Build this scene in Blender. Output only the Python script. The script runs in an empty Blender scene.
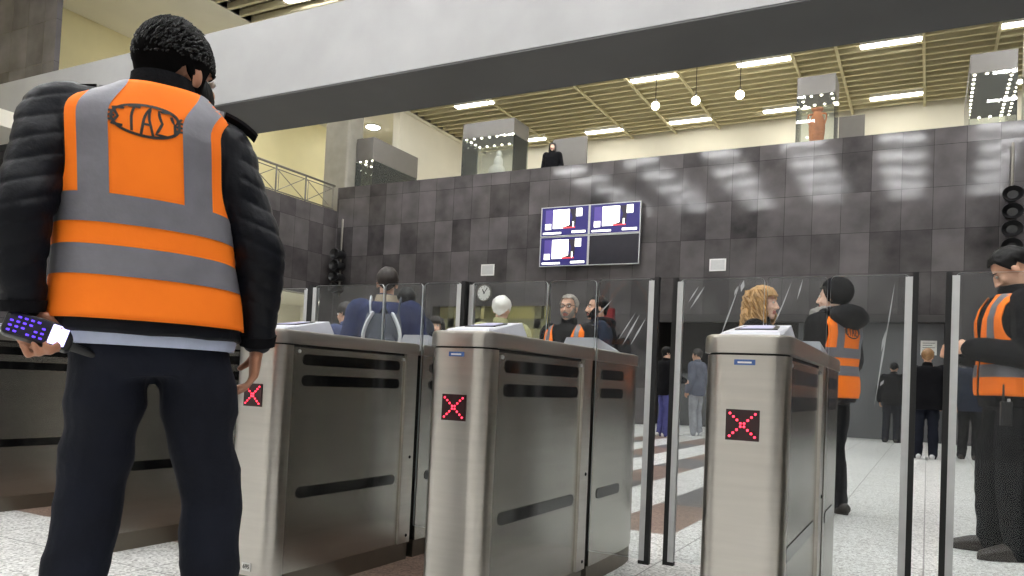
import bpy, math, random
from mathutils import Vector as V, Matrix, noise, Euler
random.seed(7)
PI = math.pi
C = bpy.context.scene.collection
sc = bpy.context.scene

# ---------------------------------------------------------------- camera
H = 0.88
f, pi_, ro, ya, cy = 782.0, math.radians(1.88), math.radians(2.59), math.radians(28.04), 358.0
Fw = V((-math.sin(ya) * math.cos(pi_), math.cos(ya) * math.cos(pi_), math.sin(pi_)))
Rt = Fw.cross(V((0, 0, 1))).normalized()
Up = Rt.cross(Fw)
R2 = Rt * math.cos(ro) + Up * math.sin(ro)
U2 = -Rt * math.sin(ro) + Up * math.cos(ro)
cam = bpy.data.cameras.new('camera')
cam.sensor_width = 36
cam.lens = 36 * f / 1024
cam.shift_y = (cy - 288) / 1024
cam.clip_start = 0.05
co = bpy.data.objects.new('camera', cam)
m = Matrix((R2, U2, -Fw)).transposed().to_4x4()
m.translation = V((0, 0, H))
co.matrix_world = m
C.objects.link(co)
sc.camera = co

# ---------------------------------------------------------------- world, exposure
w = bpy.data.worlds.new('world')
w.use_nodes = True
w.node_tree.nodes['Background'].inputs[0].default_value = (0.9, 0.95, 1.0, 1)
w.node_tree.nodes['Background'].inputs[1].default_value = 0.1
sc.world = w
sc.view_settings.view_transform = 'Standard'
sc.view_settings.look = 'None'
sc.view_settings.exposure = 0.5
sc.view_settings.gamma = 1
sc.view_settings.use_curve_mapping = False
LAMP = 60.0        # radiance of the hall's fluorescent lights
LAMP_UP = 15.0     # of those on the upper level
sc.cycles.use_denoising = True
sc.cycles.max_bounces = 10
sc.cycles.transparent_max_bounces = 24
sc.cycles.sample_clamp_indirect = 4.0
sc.cycles.caustics_reflective = False
sc.cycles.caustics_refractive = False


# ---------------------------------------------------------------- mesh builder
class MB:
    def __init__(s):
        s.v = []; s.f = []; s.m = []; s.cur = 0

    def add(s, vs, fs):
        o = len(s.v)
        s.v += [tuple(p) for p in vs]
        s.f += [tuple(i + o for i in q) for q in fs]
        s.m += [s.cur] * len(fs)
        return s

    def box(s, x0, x1, y0, y1, z0, z1):
        vs = [(x, y, z) for z in (z0, z1) for y in (y0, y1) for x in (x0, x1)]
        return s.add(vs, [(0, 2, 3, 1), (4, 5, 7, 6), (0, 1, 5, 4), (2, 6, 7, 3), (0, 4, 6, 2), (1, 3, 7, 5)])

    def rings(s, rs, cap=True, closed=True):
        n = len(rs[0]); vs = [p for r in rs for p in r]; fs = []
        for k in range(len(rs) - 1):
            for i in range(n if closed else n - 1):
                j = (i + 1) % n
                fs.append((k * n + i, k * n + j, (k + 1) * n + j, (k + 1) * n + i))
        if cap:
            fs.append(tuple(range(n - 1, -1, -1)))
            fs.append(tuple((len(rs) - 1) * n + i for i in range(n)))
        return s.add(vs, fs)

    def prism(s, poly, z0, z1, bev=0.0):
        """plan outline (ccw) extruded in z, with a small chamfer at the top"""
        rs = [[(x, y, z0) for x, y in poly]]
        if bev:
            cx = sum(p[0] for p in poly) / len(poly); cy_ = sum(p[1] for p in poly) / len(poly)
            def ins(d):
                out = []
                n = len(poly)
                for i in range(n):
                    a = V(poly[i - 1]); b = V(poly[i]); c = V(poly[(i + 1) % n])
                    t = (c - a)
                    if t.length < 1e-9: out.append(b); continue
                    t.normalize()
                    out.append(b + V((-t.y, t.x)) * d)
                return out
            rs.append([(x, y, z1 - bev) for x, y in poly])
            rs.append([(p[0], p[1], z1 - bev * .3) for p in ins(bev * .3)])
            rs.append([(p[0], p[1], z1) for p in ins(bev)])
        else:
            rs.append([(x, y, z1) for x, y in poly])
        return s.rings(rs)

    def tube(s, pts, rad, n=10, sub=4, ell=None, cap=True):
        """smooth tube along points; rad per point (or (ra,rb) pairs), rounded ends"""
        pts = [V(p) for p in pts]
        rad = [r if isinstance(r, (tuple, list)) else (r, r) for r in rad]
        P, Rr = [], []
        L = len(pts)
        for i in range(L - 1):
            p0 = pts[max(i - 1, 0)]; p1 = pts[i]; p2 = pts[i + 1]; p3 = pts[min(i + 2, L - 1)]
            for k in range(sub):
                t = k / sub
                P.append(.5 * ((2 * p1) + (p2 - p0) * t + (2 * p0 - 5 * p1 + 4 * p2 - p3) * t * t + (3 * p1 - p0 - 3 * p2 + p3) * t ** 3))
                u = t * t * (3 - 2 * t)
                Rr.append(tuple(rad[i][q] * (1 - u) + rad[i + 1][q] * u for q in (0, 1)))
        P.append(pts[-1]); Rr.append(rad[-1])
        if cap:
            d0 = (P[0] - P[1]).normalized(); d1 = (P[-1] - P[-2]).normalized()
            a, b = Rr[0], Rr[-1]
            pre = [(P[0] + d0 * min(a) * q, (a[0] * r, a[1] * r)) for q, r in ((.95, .3), (.7, .7))]
            post = [(P[-1] + d1 * min(b) * q, (b[0] * r, b[1] * r)) for q, r in ((.7, .7), (.95, .3))]
            P = [x[0] for x in pre] + P + [x[0] for x in post]
            Rr = [x[1] for x in pre] + Rr + [x[1] for x in post]
        N = None; rs = []
        for i, p in enumerate(P):
            t = (P[min(i + 1, len(P) - 1)] - P[max(i - 1, 0)])
            t = t.normalized() if t.length > 1e-9 else V((0, 0, 1))
            if N is None:
                N = V(ell) if ell else (V((1, 0, 0)) if abs(t.x) < .8 else V((0, 1, 0)))
            N = (N - t * N.dot(t))
            N = N.normalized() if N.length > 1e-6 else t.orthogonal().normalized()
            B = t.cross(N)
            rs.append([p + N * Rr[i][0] * math.cos(2 * PI * k / n) + B * Rr[i][1] * math.sin(2 * PI * k / n) for k in range(n)])
        return s.rings(rs)

    def ell(s, c, r, M=None, n=16, k=10):
        c = V(c); rs = []
        for i in range(1, k):
            a = PI * i / k
            ring = []
            for j in range(n):
                b = 2 * PI * j / n
                p = V((r[0] * math.sin(a) * math.cos(b), r[1] * math.sin(a) * math.sin(b), -r[2] * math.cos(a)))
                ring.append(p)
            rs.append(ring)
        vs = [V((0, 0, -r[2]))] + [p for q in rs for p in q] + [V((0, 0, r[2]))]
        fs = [(0, 1 + (j + 1) % n, 1 + j) for j in range(n)]
        for i in range(k - 2):
            for j in range(n):
                j2 = (j + 1) % n
                fs.append((1 + i * n + j, 1 + i * n + j2, 1 + (i + 1) * n + j2, 1 + (i + 1) * n + j))
        e = len(vs) - 1; o = 1 + (k - 2) * n
        fs += [(o + j, o + (j + 1) % n, e) for j in range(n)]
        vs = [(M @ p if M else p) + c for p in vs]
        return s.add(vs, fs)

    def lathe(s, c, prof, n=24, cap=True):
        rs = [[(c[0] + r * math.cos(2 * PI * k / n), c[1] + r * math.sin(2 * PI * k / n), c[2] + z) for k in range(n)] for r, z in prof]
        return s.rings(rs, cap=cap)

    def xf(s, M):
        s.v = [tuple(M @ V(p)) for p in s.v]
        return s

    def mesh(s, name, mats, smooth=True):
        me = bpy.data.meshes.new(name)
        me.from_pydata(s.v, [], s.f)
        for q in (mats if isinstance(mats, (list, tuple)) else [mats]):
            me.materials.append(q)
        me.polygons.foreach_set('material_index', s.m)
        me.update()
        if smooth:
            me.polygons.foreach_set('use_smooth', [True] * len(me.polygons))
            try: me.set_sharp_from_angle(angle=math.radians(40))
            except Exception: pass
        return me

    def build(s, name, mats, parent=None, loc=None, smooth=True):
        o = bpy.data.objects.new(name, s.mesh(name, mats, smooth))
        C.objects.link(o)
        if parent: o.parent = parent
        if loc: o.location = loc
        return o


def remesh(mb, name, mats, voxel, parent=None, sm=3, disp=None):
    """union of overlapping closed shapes as one continuous smooth skin"""
    tmp = bpy.data.objects.new('tmp', mb.mesh('tmp', mats, False))
    C.objects.link(tmp)
    r = tmp.modifiers.new('r', 'REMESH'); r.mode = 'VOXEL'; r.voxel_size = voxel; r.use_smooth_shade = True
    if sm:
        q = tmp.modifiers.new('s', 'SMOOTH'); q.iterations = sm; q.factor = .5
    dg = bpy.context.evaluated_depsgraph_get()
    me = bpy.data.meshes.new_from_object(tmp.evaluated_get(dg))
    old = tmp.data
    bpy.data.objects.remove(tmp); bpy.data.meshes.remove(old)
    me.name = name
    me.materials.clear()
    for q in (mats if isinstance(mats, (list, tuple)) else [mats]):
        me.materials.append(q)
    if disp:
        nv = len(me.vertices)
        cs = [0.0] * (3 * nv); ns = [0.0] * (3 * nv)
        me.vertices.foreach_get('co', cs); me.vertex_normals.foreach_get('vector', ns)
        for i in range(0, 3 * nv, 3):
            d_ = disp(V(cs[i:i + 3]))
            for q in range(3): cs[i + q] += ns[i + q] * d_
        me.vertices.foreach_set('co', cs)
    me.polygons.foreach_set('use_smooth', [True] * len(me.polygons))
    me.polygons.foreach_set('material_index', [0] * len(me.polygons))
    me.update()
    o = bpy.data.objects.new(name, me)
    C.objects.link(o)
    if parent: o.parent = parent
    return o


def tag(o, label=None, cat=None, group=None, kind=None):
    for k, v in (('label', label), ('category', cat), ('group', group), ('kind', kind)):
        if v: o[k] = v
    return o


def empty(name, label=None, cat=None, loc=(0, 0, 0), rz=0.0, group=None):
    o = bpy.data.objects.new(name, None)
    C.objects.link(o)
    o.location = loc; o.rotation_euler = (0, 0, rz); o.empty_display_size = .1
    return tag(o, label, cat, group)


def copy_tree(o, parent=None):
    c = o.copy(); C.objects.link(c)
    if parent: c.parent = parent
    for ch in list(o.children): copy_tree(ch, c)
    return c


def rrect(x0, x1, y0, y1, r, n=6, r2=None):
    """ccw rounded rectangle; r front (low y) corners, r2 rear corners"""
    r2 = r if r2 is None else r2
    out = []
    for cx, cy_, a0, q in ((x0 + r, y0 + r, PI, r), (x1 - r, y0 + r, 1.5 * PI, r), (x1 - r2, y1 - r2, 0, r2), (x0 + r2, y1 - r2, .5 * PI, r2)):
        if q < 1e-5: out.append((cx, cy_)); continue
        for k in range(n + 1):
            a = a0 + .5 * PI * k / n
            out.append((cx + q * math.cos(a), cy_ + q * math.sin(a)))
    return out


# ---------------------------------------------------------------- materials
def hexc(c):
    return tuple(((x / 255 + .055) / 1.055) ** 2.4 if x > 10 else x / 255 / 12.92 for x in c) + (1,)


class NT:
    def __init__(s, name):
        s.mat = bpy.data.materials.new(name); s.mat.use_nodes = True
        s.t = s.mat.node_tree; s.b = s.t.nodes['Principled BSDF']; s.out = s.t.nodes['Material Output']

    def n(s, typ, **kw):
        q = s.t.nodes.new('ShaderNode' + typ)
        for k, v in kw.items():
            if k.startswith('i_'):
                q.inputs[int(k[2:]) if k[2:].isdigit() else k[2:].replace('_', ' ')].default_value = v
            else: setattr(q, k, v)
        return q

    def l(s, a, b): s.t.links.new(a, b)


def mat(name, col, rough=.5, metal=0., noise_s=0, var=.12, bump=0., bscale=None, stretch=None, sheen=0., coat=0., spec=None):
    """principled with a little procedural colour variation and bump"""
    t = NT(name); b = t.b
    c = hexc(col)
    b.inputs['Base Color'].default_value = c
    b.inputs['Roughness'].default_value = rough
    b.inputs['Metallic'].default_value = metal
    if spec is not None: b.inputs['Specular IOR Level'].default_value = spec
    if sheen: b.inputs['Sheen Weight'].default_value = sheen
    if coat: b.inputs['Coat Weight'].default_value = coat
    if noise_s:
        tc = t.n('TexCoord'); src = tc.outputs['Object']
        if stretch:
            mp = t.n('Mapping'); mp.inputs['Scale'].default_value = stretch
            t.l(src, mp.inputs[0]); src = mp.outputs[0]
        nz = t.n('TexNoise'); nz.inputs['Scale'].default_value = noise_s; nz.inputs['Detail'].default_value = 4
        t.l(src, nz.inputs['Vector'])
        rp = t.n('ValToRGB')
        rp.color_ramp.elements[0].position = .3; rp.color_ramp.elements[1].position = .7
        rp.color_ramp.elements[0].color = tuple(x * (1 - var) for x in c[:3]) + (1,)
        rp.color_ramp.elements[1].color = tuple(min(1, x * (1 + var)) for x in c[:3]) + (1,)
        t.l(nz.outputs[0], rp.inputs[0]); t.l(rp.outputs[0], b.inputs['Base Color'])
        if bump:
            n2 = nz
            if bscale:
                n2 = t.n('TexNoise'); n2.inputs['Scale'].default_value = bscale; n2.inputs['Detail'].default_value = 3
                t.l(src, n2.inputs['Vector'])
            bp = t.n('Bump'); bp.inputs['Strength'].default_value = bump; bp.inputs['Distance'].default_value = .01
            t.l(n2.outputs[0], bp.inputs['Height']); t.l(bp.outputs[0], b.inputs['Normal'])
    return t.mat


def emit(name, col, s):
    t = NT(name)
    t.b.inputs['Base Color'].default_value = hexc(col)
    t.b.inputs['Emission Color'].default_value = hexc(col)
    t.b.inputs['Emission Strength'].default_value = s
    return t.mat


def glass(name, tint=(235, 240, 238), haze=.04, hazecol=(200, 205, 205), base=.03):
    t = NT(name)
    tr = t.n('BsdfTransparent'); tr.inputs[0].default_value = hexc(tint)
    gl = t.n('BsdfGlossy'); gl.inputs['Roughness'].default_value = .02
    df = t.n('BsdfDiffuse'); df.inputs[0].default_value = hexc(hazecol)
    fr = t.n('Fresnel'); fr.inputs[0].default_value = 1.3
    m1 = t.n('MixShader'); m2 = t.n('MixShader'); m2.inputs[0].default_value = haze
    t.l(fr.outputs[0], m1.inputs[0]); t.l(tr.outputs[0], m1.inputs[1]); t.l(gl.outputs[0], m1.inputs[2])
    t.l(m1.outputs[0], m2.inputs[1]); t.l(df.outputs[0], m2.inputs[2])
    t.l(m2.outputs[0], t.out.inputs[0])
    return t.mat


def tile_mat(name, ax, tw, th, c0, c1, rough=.22, tilt=.012, vein=.35):
    """polished stone slabs: every slab its own shade, cloudy veins, fine joints"""
    t = NT(name); b = t.b
    g = t.n('NewGeometry'); sp = t.n('SeparateXYZ'); t.l(g.outputs['Position'], sp.inputs[0])
    cb = t.n('CombineXYZ'); t.l(sp.outputs[ax[0]], cb.inputs[0]); t.l(sp.outputs[ax[1]], cb.inputs[1])
    dv = t.n('VectorMath', operation='DIVIDE'); dv.inputs[1].default_value = (tw, th, 1); t.l(cb.outputs[0], dv.inputs[0])
    fl = t.n('VectorMath', operation='FLOOR'); t.l(dv.outputs[0], fl.inputs[0])
    fc = t.n('VectorMath', operation='FRACTION'); t.l(dv.outputs[0], fc.inputs[0])
    wn = t.n('TexWhiteNoise'); t.l(fl.outputs[0], wn.inputs[0])
    nz = t.n('TexNoise'); nz.inputs['Scale'].default_value = 1.7; nz.inputs['Detail'].default_value = 7; t.l(g.outputs['Position'], nz.inputs['Vector'])
    mx = t.n('Mix'); mx.data_type = 'FLOAT'; mx.inputs[0].default_value = vein
    t.l(wn.outputs[0], mx.inputs[2]); t.l(nz.outputs[0], mx.inputs[3])
    rp = t.n('ValToRGB'); rp.color_ramp.elements[0].position = .22; rp.color_ramp.elements[1].position = .76
    rp.color_ramp.elements[0].color = hexc(c0); rp.color_ramp.elements[1].color = hexc(c1)
    t.l(mx.outputs[0], rp.inputs[0])
    # joints
    sf = t.n('SeparateXYZ'); t.l(fc.outputs[0], sf.inputs[0])
    j = []
    for k, size in ((0, tw), (1, th)):
        q = t.n('Math', operation='LESS_THAN'); q.inputs[1].default_value = .008 / size; t.l(sf.outputs[k], q.inputs[0]); j.append(q)
    mxj = t.n('Math', operation='MAXIMUM'); t.l(j[0].outputs[0], mxj.inputs[0]); t.l(j[1].outputs[0], mxj.inputs[1])
    mc = t.n('Mix'); mc.data_type = 'RGBA'; t.l(mxj.outputs[0], mc.inputs[0]); t.l(rp.outputs[0], mc.inputs[6])
    mc.inputs[7].default_value = tuple(x * .5 for x in hexc(c0)[:3]) + (1,)
    t.l(mc.outputs[2], b.inputs['Base Color'])
    b.inputs['Roughness'].default_value = rough
    b.inputs['Specular IOR Level'].default_value = .3
    # every slab set at its own tiny angle
    sb = t.n('VectorMath', operation='SUBTRACT'); sb.inputs[1].default_value = (.5, .5, .5); t.l(wn.outputs['Color'], sb.inputs[0])
    sl = t.n('VectorMath', operation='SCALE'); sl.inputs['Scale'].default_value = tilt; t.l(sb.outputs[0], sl.inputs[0])
    ad = t.n('VectorMath', operation='ADD'); t.l(g.outputs['Normal'], ad.inputs[0]); t.l(sl.outputs[0], ad.inputs[1])
    nm = t.n('VectorMath', operation='NORMALIZE'); t.l(ad.outputs[0], nm.inputs[0]); t.l(nm.outputs[0], b.inputs['Normal'])
    return t.mat


def floor_mat():
    t = NT('terrazzo floor'); b = t.b
    g = t.n('NewGeometry'); sp = t.n('SeparateXYZ'); t.l(g.outputs['Position'], sp.inputs[0])

    def math_(op, a, v=None, c=None):
        q = t.n('Math', operation=op)
        if hasattr(a, 'links'): t.l(a, q.inputs[0])
        else: q.inputs[0].default_value = a
        if v is not None:
            if hasattr(v, 'links'): t.l(v, q.inputs[1])
            else: q.inputs[1].default_value = v
        if c is not None: q.inputs[2].default_value = c
        return q.outputs[0]
    x, y = sp.outputs[0], sp.outputs[1]

    def between(s, a, c): return math_('MULTIPLY', math_('GREATER_THAN', s, a), math_('LESS_THAN', s, c))
    # speckle
    vo = t.n('TexVoronoi'); vo.inputs['Scale'].default_value = 95; t.l(g.outputs['Position'], vo.inputs['Vector'])
    rp = t.n('ValToRGB'); rp.color_ramp.interpolation = 'CONSTANT'
    e = rp.color_ramp.elements; e[0].position = 0; e[0].color = hexc((176, 175, 171)); e[1].position = .22; e[1].color = hexc((216, 216, 213))
    for p, c in ((.5, (232, 232, 229)), (.75, (204, 204, 201)), (.9, (140, 139, 136))):
        q = e.new(p); q.color = hexc(c)
    sepc = t.n('SeparateColor'); t.l(vo.outputs['Color'], sepc.inputs[0]); t.l(sepc.outputs[0], rp.inputs[0])
    rb = t.n('ValToRGB'); rb.color_ramp.interpolation = 'CONSTANT'
    e = rb.color_ramp.elements; e[0].position = 0; e[0].color = hexc((92, 74, 66)); e[1].position = .3; e[1].color = hexc((128, 108, 98))
    q = e.new(.7); q.color = hexc((150, 128, 112))
    t.l(sepc.outputs[0], rb.inputs[0])
    rg = t.n('ValToRGB'); rg.color_ramp.interpolation = 'CONSTANT'
    e = rg.color_ramp.elements; e[0].position = 0; e[0].color = hexc((84, 82, 82)); e[1].position = .5; e[1].color = hexc((112, 110, 110))
    t.l(sepc.outputs[0], rg.inputs[0])
    # brown stripes running into the hall, and a brown band below the gates
    st = math_('LESS_THAN', math_('FRACT', math_('MULTIPLY', math_('ADD', x, 20 * .97 + 1.83), 1 / .97)), .485)
    reg = math_('MULTIPLY', between(x, -11.5, -1.34), between(y, 4.72, 15.5))
    br = math_('MULTIPLY', st, reg)
    blk = math_('LESS_THAN', math_('FRACT', math_('MULTIPLY', math_('ADD', y, -.2), 1 / 2.9)), .45)
    band = math_('MULTIPLY', between(y, 2.75, 3.62), math_('LESS_THAN', x, -1.5))
    m1 = t.n('Mix'); m1.data_type = 'RGBA'; t.l(blk, m1.inputs[0]); t.l(rb.outputs[0], m1.inputs[6]); t.l(rg.outputs[0], m1.inputs[7])
    m2 = t.n('Mix'); m2.data_type = 'RGBA'; t.l(br, m2.inputs[0]); t.l(rp.outputs[0], m2.inputs[6]); t.l(m1.outputs[2], m2.inputs[7])
    m3 = t.n('Mix'); m3.data_type = 'RGBA'; t.l(band, m3.inputs[0]); t.l(m2.outputs[2], m3.inputs[6]); t.l(rb.outputs[0], m3.inputs[7])
    # tile joints
    jx = math_('LESS_THAN', math_('FRACT', math_('MULTIPLY', math_('ADD', x, 30), 1 / .6)), .014)
    jy = math_('LESS_THAN', math_('FRACT', math_('MULTIPLY', math_('ADD', y, 30.1), 1 / .6)), .014)
    jj = math_('MULTIPLY', math_('MAXIMUM', jx, jy), .7)
    m4 = t.n('Mix'); m4.data_type = 'RGBA'; t.l(jj, m4.inputs[0]); t.l(m3.outputs[2], m4.inputs[6]); m4.inputs[7].default_value = hexc((60, 58, 56))
    t.l(m4.outputs[2], b.inputs['Base Color'])
    b.inputs['Roughness'].default_value = .3
    return t.mat


M = {}
M['granite_x'] = tile_mat('dark granite slabs', (0, 2), .62, .93, (48, 46, 47), (101, 97, 98), .085, .01, .68)
M['granite_y'] = tile_mat('dark granite slabs on the side', (1, 2), .62, .93, (48, 45, 46), (92, 88, 88), .12, .01, .65)
M['floor'] = floor_mat()
M['plaster'] = mat('pale plaster', (190, 188, 184), .8, noise_s=.6, var=.05, bump=.1, bscale=20)
M['cream'] = mat('cream plaster', (226, 216, 170), .8, noise_s=.8, var=.05)
M['warmwhite'] = mat('warm white plaster', (232, 228, 214), .8, noise_s=.8, var=.04)
M['concrete'] = mat('pale concrete', (158, 158, 158), .75, noise_s=.9, var=.09, bump=.12, bscale=14)
M['soffit_shade'] = mat('dark grey painted soffit shade', (74, 74, 74), .6, noise_s=.7, var=.12)  # concrete underside of the beam, its shade put into the colour
M['column'] = mat('grey concrete column', (140, 136, 126), .8, noise_s=3, var=.1)
M['slat'] = mat('cream ceiling slat', (200, 192, 158), .6, noise_s=2, var=.05)
M['backing'] = mat('olive ceiling backing', (92, 82, 58), .9, noise_s=1, var=.1)
M['olive'] = mat('olive paint', (138, 136, 102), .6, noise_s=3, var=.06)
M['darkwall'] = mat('dark recess wall', (52, 50, 50), .7, noise_s=2, var=.1)
M['shutter'] = mat('grey steel shutter', (96, 97, 99), .45, .3, noise_s=4, var=.06)
M['steel'] = mat('brushed steel', (196, 192, 185), .3, 1, noise_s=3, var=.05, bump=.02, bscale=60, stretch=(1, 1, 14))
M['steel_side'] = mat('brushed steel side panel', (174, 172, 166), .26, 1, noise_s=2.5, var=.06, bump=.015, bscale=50, stretch=(.6, .6, 9))
M['steel_dark'] = mat('dull steel plinth', (120, 114, 104), .45, 1, noise_s=6, var=.08)
M['seam'] = mat('black seam', (12, 12, 12), .6, noise_s=20, var=.1)
M['slot'] = mat('black acrylic strip', (8, 8, 9), .12, noise_s=20, var=.1)
M['rubber'] = mat('black rubber seal', (16, 16, 17), .6, noise_s=30, var=.15)
M['alu'] = mat('pale aluminium', (205, 206, 206), .45, .35, noise_s=20, var=.05)
M['reader'] = mat('pale grey plastic', (196, 198, 206), .4, noise_s=20, var=.04)
M['reader_pad'] = mat('lavender reader pad', (190, 190, 222), .3, noise_s=20, var=.05)
M['blackplastic'] = mat('black plastic', (18, 18, 20), .4, noise_s=20, var=.15)
M['glass'] = glass('clear barrier glass', (248, 250, 250), .012)
M['glass_case'] = glass('clear vitrine glass', (251, 253, 252), .04)
M['glass_edge'] = mat('glass edge', (214, 219, 219), .3, noise_s=20, var=.05)
M['red_led'] = emit('red light emitting diodes', (255, 50, 74), 3)
M['led_back'] = mat('dark red display', (34, 4, 8), .3, noise_s=30, var=.2)
M['white'] = mat('white enamel', (235, 235, 232), .4, noise_s=10, var=.03)
M['blue'] = mat('blue label', (60, 92, 150), .4, noise_s=20, var=.06)
M['ink'] = mat('black ink', (14, 13, 15), .6, noise_s=30, var=.1)
M['lamp'] = emit('fluorescent diffuser in hall', (252, 252, 252), LAMP)
M['lamp_up'] = emit('fluorescent diffuser on upper level', (255, 250, 236), LAMP_UP)
M['bulb'] = emit('warm bulb', (255, 240, 200), 18)
M['spot'] = emit('small downlight', (255, 246, 220), 14)
M['casebox'] = mat('grey vitrine canopy', (104, 101, 97), .5, 0, noise_s=4, var=.05)
M['terracotta'] = mat('terracotta', (186, 112, 62), .6, noise_s=14, var=.15)
M['marble'] = mat('pale marble', (225, 222, 214), .5, noise_s=6, var=.06)
M['rail'] = mat('grey painted steel railing', (120, 116, 108), .4, .5, noise_s=10, var=.08)
M['red'] = mat('dark red enamel', (120, 26, 34), .4, noise_s=10, var=.08)
M['paper'] = mat('white paper', (224, 224, 220), .7, noise_s=14, var=.04)

# ---------------------------------------------------------------- setting
def struct(name, mb, m_, parent=None, smooth=False):
    o = mb.build(name, m_, parent, smooth=smooth)
    if not parent: o['kind'] = 'structure'
    return o


XL, YW, ZT, ZC, ZM = -16.8, 19.2, 6.88, 10.5, 6.13
YE = 28.2
struct('floor', MB().box(-24, 10, -8, 24, -.2, 0), M['floor'])
# back granite wall with the lit bay (olive frames) and the dark recess
wb = MB()
wb.box(XL, -12.95, YW, YW + .4, 0, ZT)
wb.box(-12.95, -9.1, YW, YW + .4, 3.05, ZT)
wb.box(-9.1, -6.3, YW, YW + .4, 0, ZT)
wb.box(-6.3, .3, YW, YW + .4, 2.78, ZT)
wb.box(.3, 9, YW, YW + .4, 0, ZT)
struct('wall_back', wb, M['granite_x'])
# left granite wall with a bright opening
wl = MB()
wl.box(XL - .4, XL, 10.3, 15.6, 0, ZM)
wl.box(XL - .4, XL, 15.6, 18.6, 3.35, ZM)
wl.box(XL - .4, XL, 18.6, YW + .4, 0, ZM)
struct('wall_left', wl, M['granite_y'])
struct('wall_left_return', MB().box(-24, XL - .4, 10.3, 10.7, 0, 5.77), M['granite_x'])
wr = MB().box(8.6, 9, -8, YW, 0, ZC)
struct('wall_right', wr, M['granite_y'])
struct('wall_front', MB().box(-24, 9, -8.3, -8, 0, ZC), M['plaster'])
# upper level: floor slab, far walls, ceiling
struct('floor_upper', MB().box(-24, 9, YW + .4, YE, ZM - .35, ZM).box(-24, XL - .4, 2, YW + .4, ZM - .35, ZM), M['warmwhite'])
struct('wall_upper', MB().box(-16.9, 9, YE, YE + .3, ZM, ZC + .35), M['warmwhite'])
struct('wall_upper_side', MB().box(-17.2, -16.9, 22.4, YE, ZM, ZC + .3), M['warmwhite'])
struct('wall_upper_left', MB().box(-21.2, -20.9, 2, YE, ZM, ZC), M['cream'])
# recesses
struct('wall_bay', MB().box(-13.4, -8.6, 21.4, 21.6, 0, 3.3).box(-13.2, -12.95, YW + .4, 21.4, 0, 3.3).box(-9.1, -8.85, YW + .4, 21.4, 0, 3.3).box(-13.4, -8.6, YW + .4, 21.6, 3.3, 3.4), M['olive'])
struct('wall_recess', MB().box(-6.6, .6, 21.2, 21.4, 0, 3).box(-6.5, -6.3, YW + .4, 21.2, 0, 3).box(.3, .5, YW + .4, 21.2, 0, 3).box(-6.6, .6, YW + .4, 21.4, 2.95, 3.05), M['darkwall'])
struct('wall_corridor', MB().box(-21.0, -20.8, 13, 22, 0, 3.4).box(-20.8, XL - .4, 22, 22.2, 0, 3.4).box(-20.8, XL - .4, 13, 13.2, 0, 3.4).box(-20.9, XL - .4, 13, 22.2, 3.4, 3.5), M['warmwhite'])
sh = MB()
sh.box(-2.72, .28, YW + .28, YW + .34, 0, 2.62)
for k in range(7): sh.box(-2.72 + k * .5 - .012, -2.72 + k * .5 + .012, YW + .265, YW + .28, 0, 2.62)
d = struct('door_1', sh, M['shutter'])
struct('trim_1', MB().box(-6.3, .3, YW - .02, YW + .3, 2.62, 2.78), M['darkwall'])
bp = MB()
for x in (-12.6, -11.7, -9.75, -9.3): bp.box(x, x + .22, YW + .3, YW + .5, 0, 3.05)
bp.box(-12.95, -9.1, YW + .3, YW + .5, 2.45, 2.72)
struct('trim_2', bp, M['olive'])
struct('trim_3', MB().box(-6.28, -4.2, YW + .9, YW + 1.0, 0, 1.35), M['shutter'])
# ceilings: backing plus slats running across
struct('ceiling', MB().box(-16.7, 9, -8, YE, ZC + .25, ZC + .35), M['backing'])
struct('ceiling_left', MB().box(-21.2, -16.7, -8, YE, ZC, ZC + .2).box(-17.3, -16.7, -8, YE, ZC - .02, ZC + .3), M['warmwhite'])
sl = MB()
k = 0
y = 3.0
while y < YE:
    sl.box(-16.7, 9, y, y + .1, ZC, ZC + .16)
    y += .42
struct('ceiling_slats', sl, M['slat'])
cb = MB()
for x in (-.31, -3.6, -6.9, -10.2, -13.45, 1.4, -2.45, -8.5):
    cb.box(x - .035, x + .035, 3, YE, ZC - .05, ZC)
struct('ceiling_rails', cb, M['slat'])
# concrete beam across the hall, granite block on top of its left end, column
struct('concrete_beam', MB().box(-24, 9, 10, 11.5, 5.8, 7.2), M['concrete'])
struct('beam_shade_sheet', MB().box(-24, 9, 10.01, 11.49, 5.77, 5.8), M['soffit_shade'])  # thin sheet added to carry the underside's painted shade
struct('granite_block', MB().box(-24, XL - .12, 10, 10.12, 7.2, ZC), M['granite_x'])
struct('white_column', MB().prism(rrect(1.95, 2.5, 23, 23.5, .05), ZM, ZC), M['warmwhite'], smooth=True)
struct('concrete_column', MB().prism(rrect(-17.85, -16.85, 19.62, 20.4, .08), ZM, ZC), M['column'], smooth=True)

# ---------------------------------------------------------------- lights
def lamp(label, x, y, mt, grp):
    t = empty('ceiling_light', label, 'light', (x, y, ZC), 0, grp)
    h = MB().box(-.76, .76, -.12, .12, -.02, .1); h.build('housing', M['white'], t, smooth=False)
    d_ = MB().prism(rrect(-.73, .73, -.1, .1, .02), -.055, -.02); d_.build('diffuser', mt, t)
    return t


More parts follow.
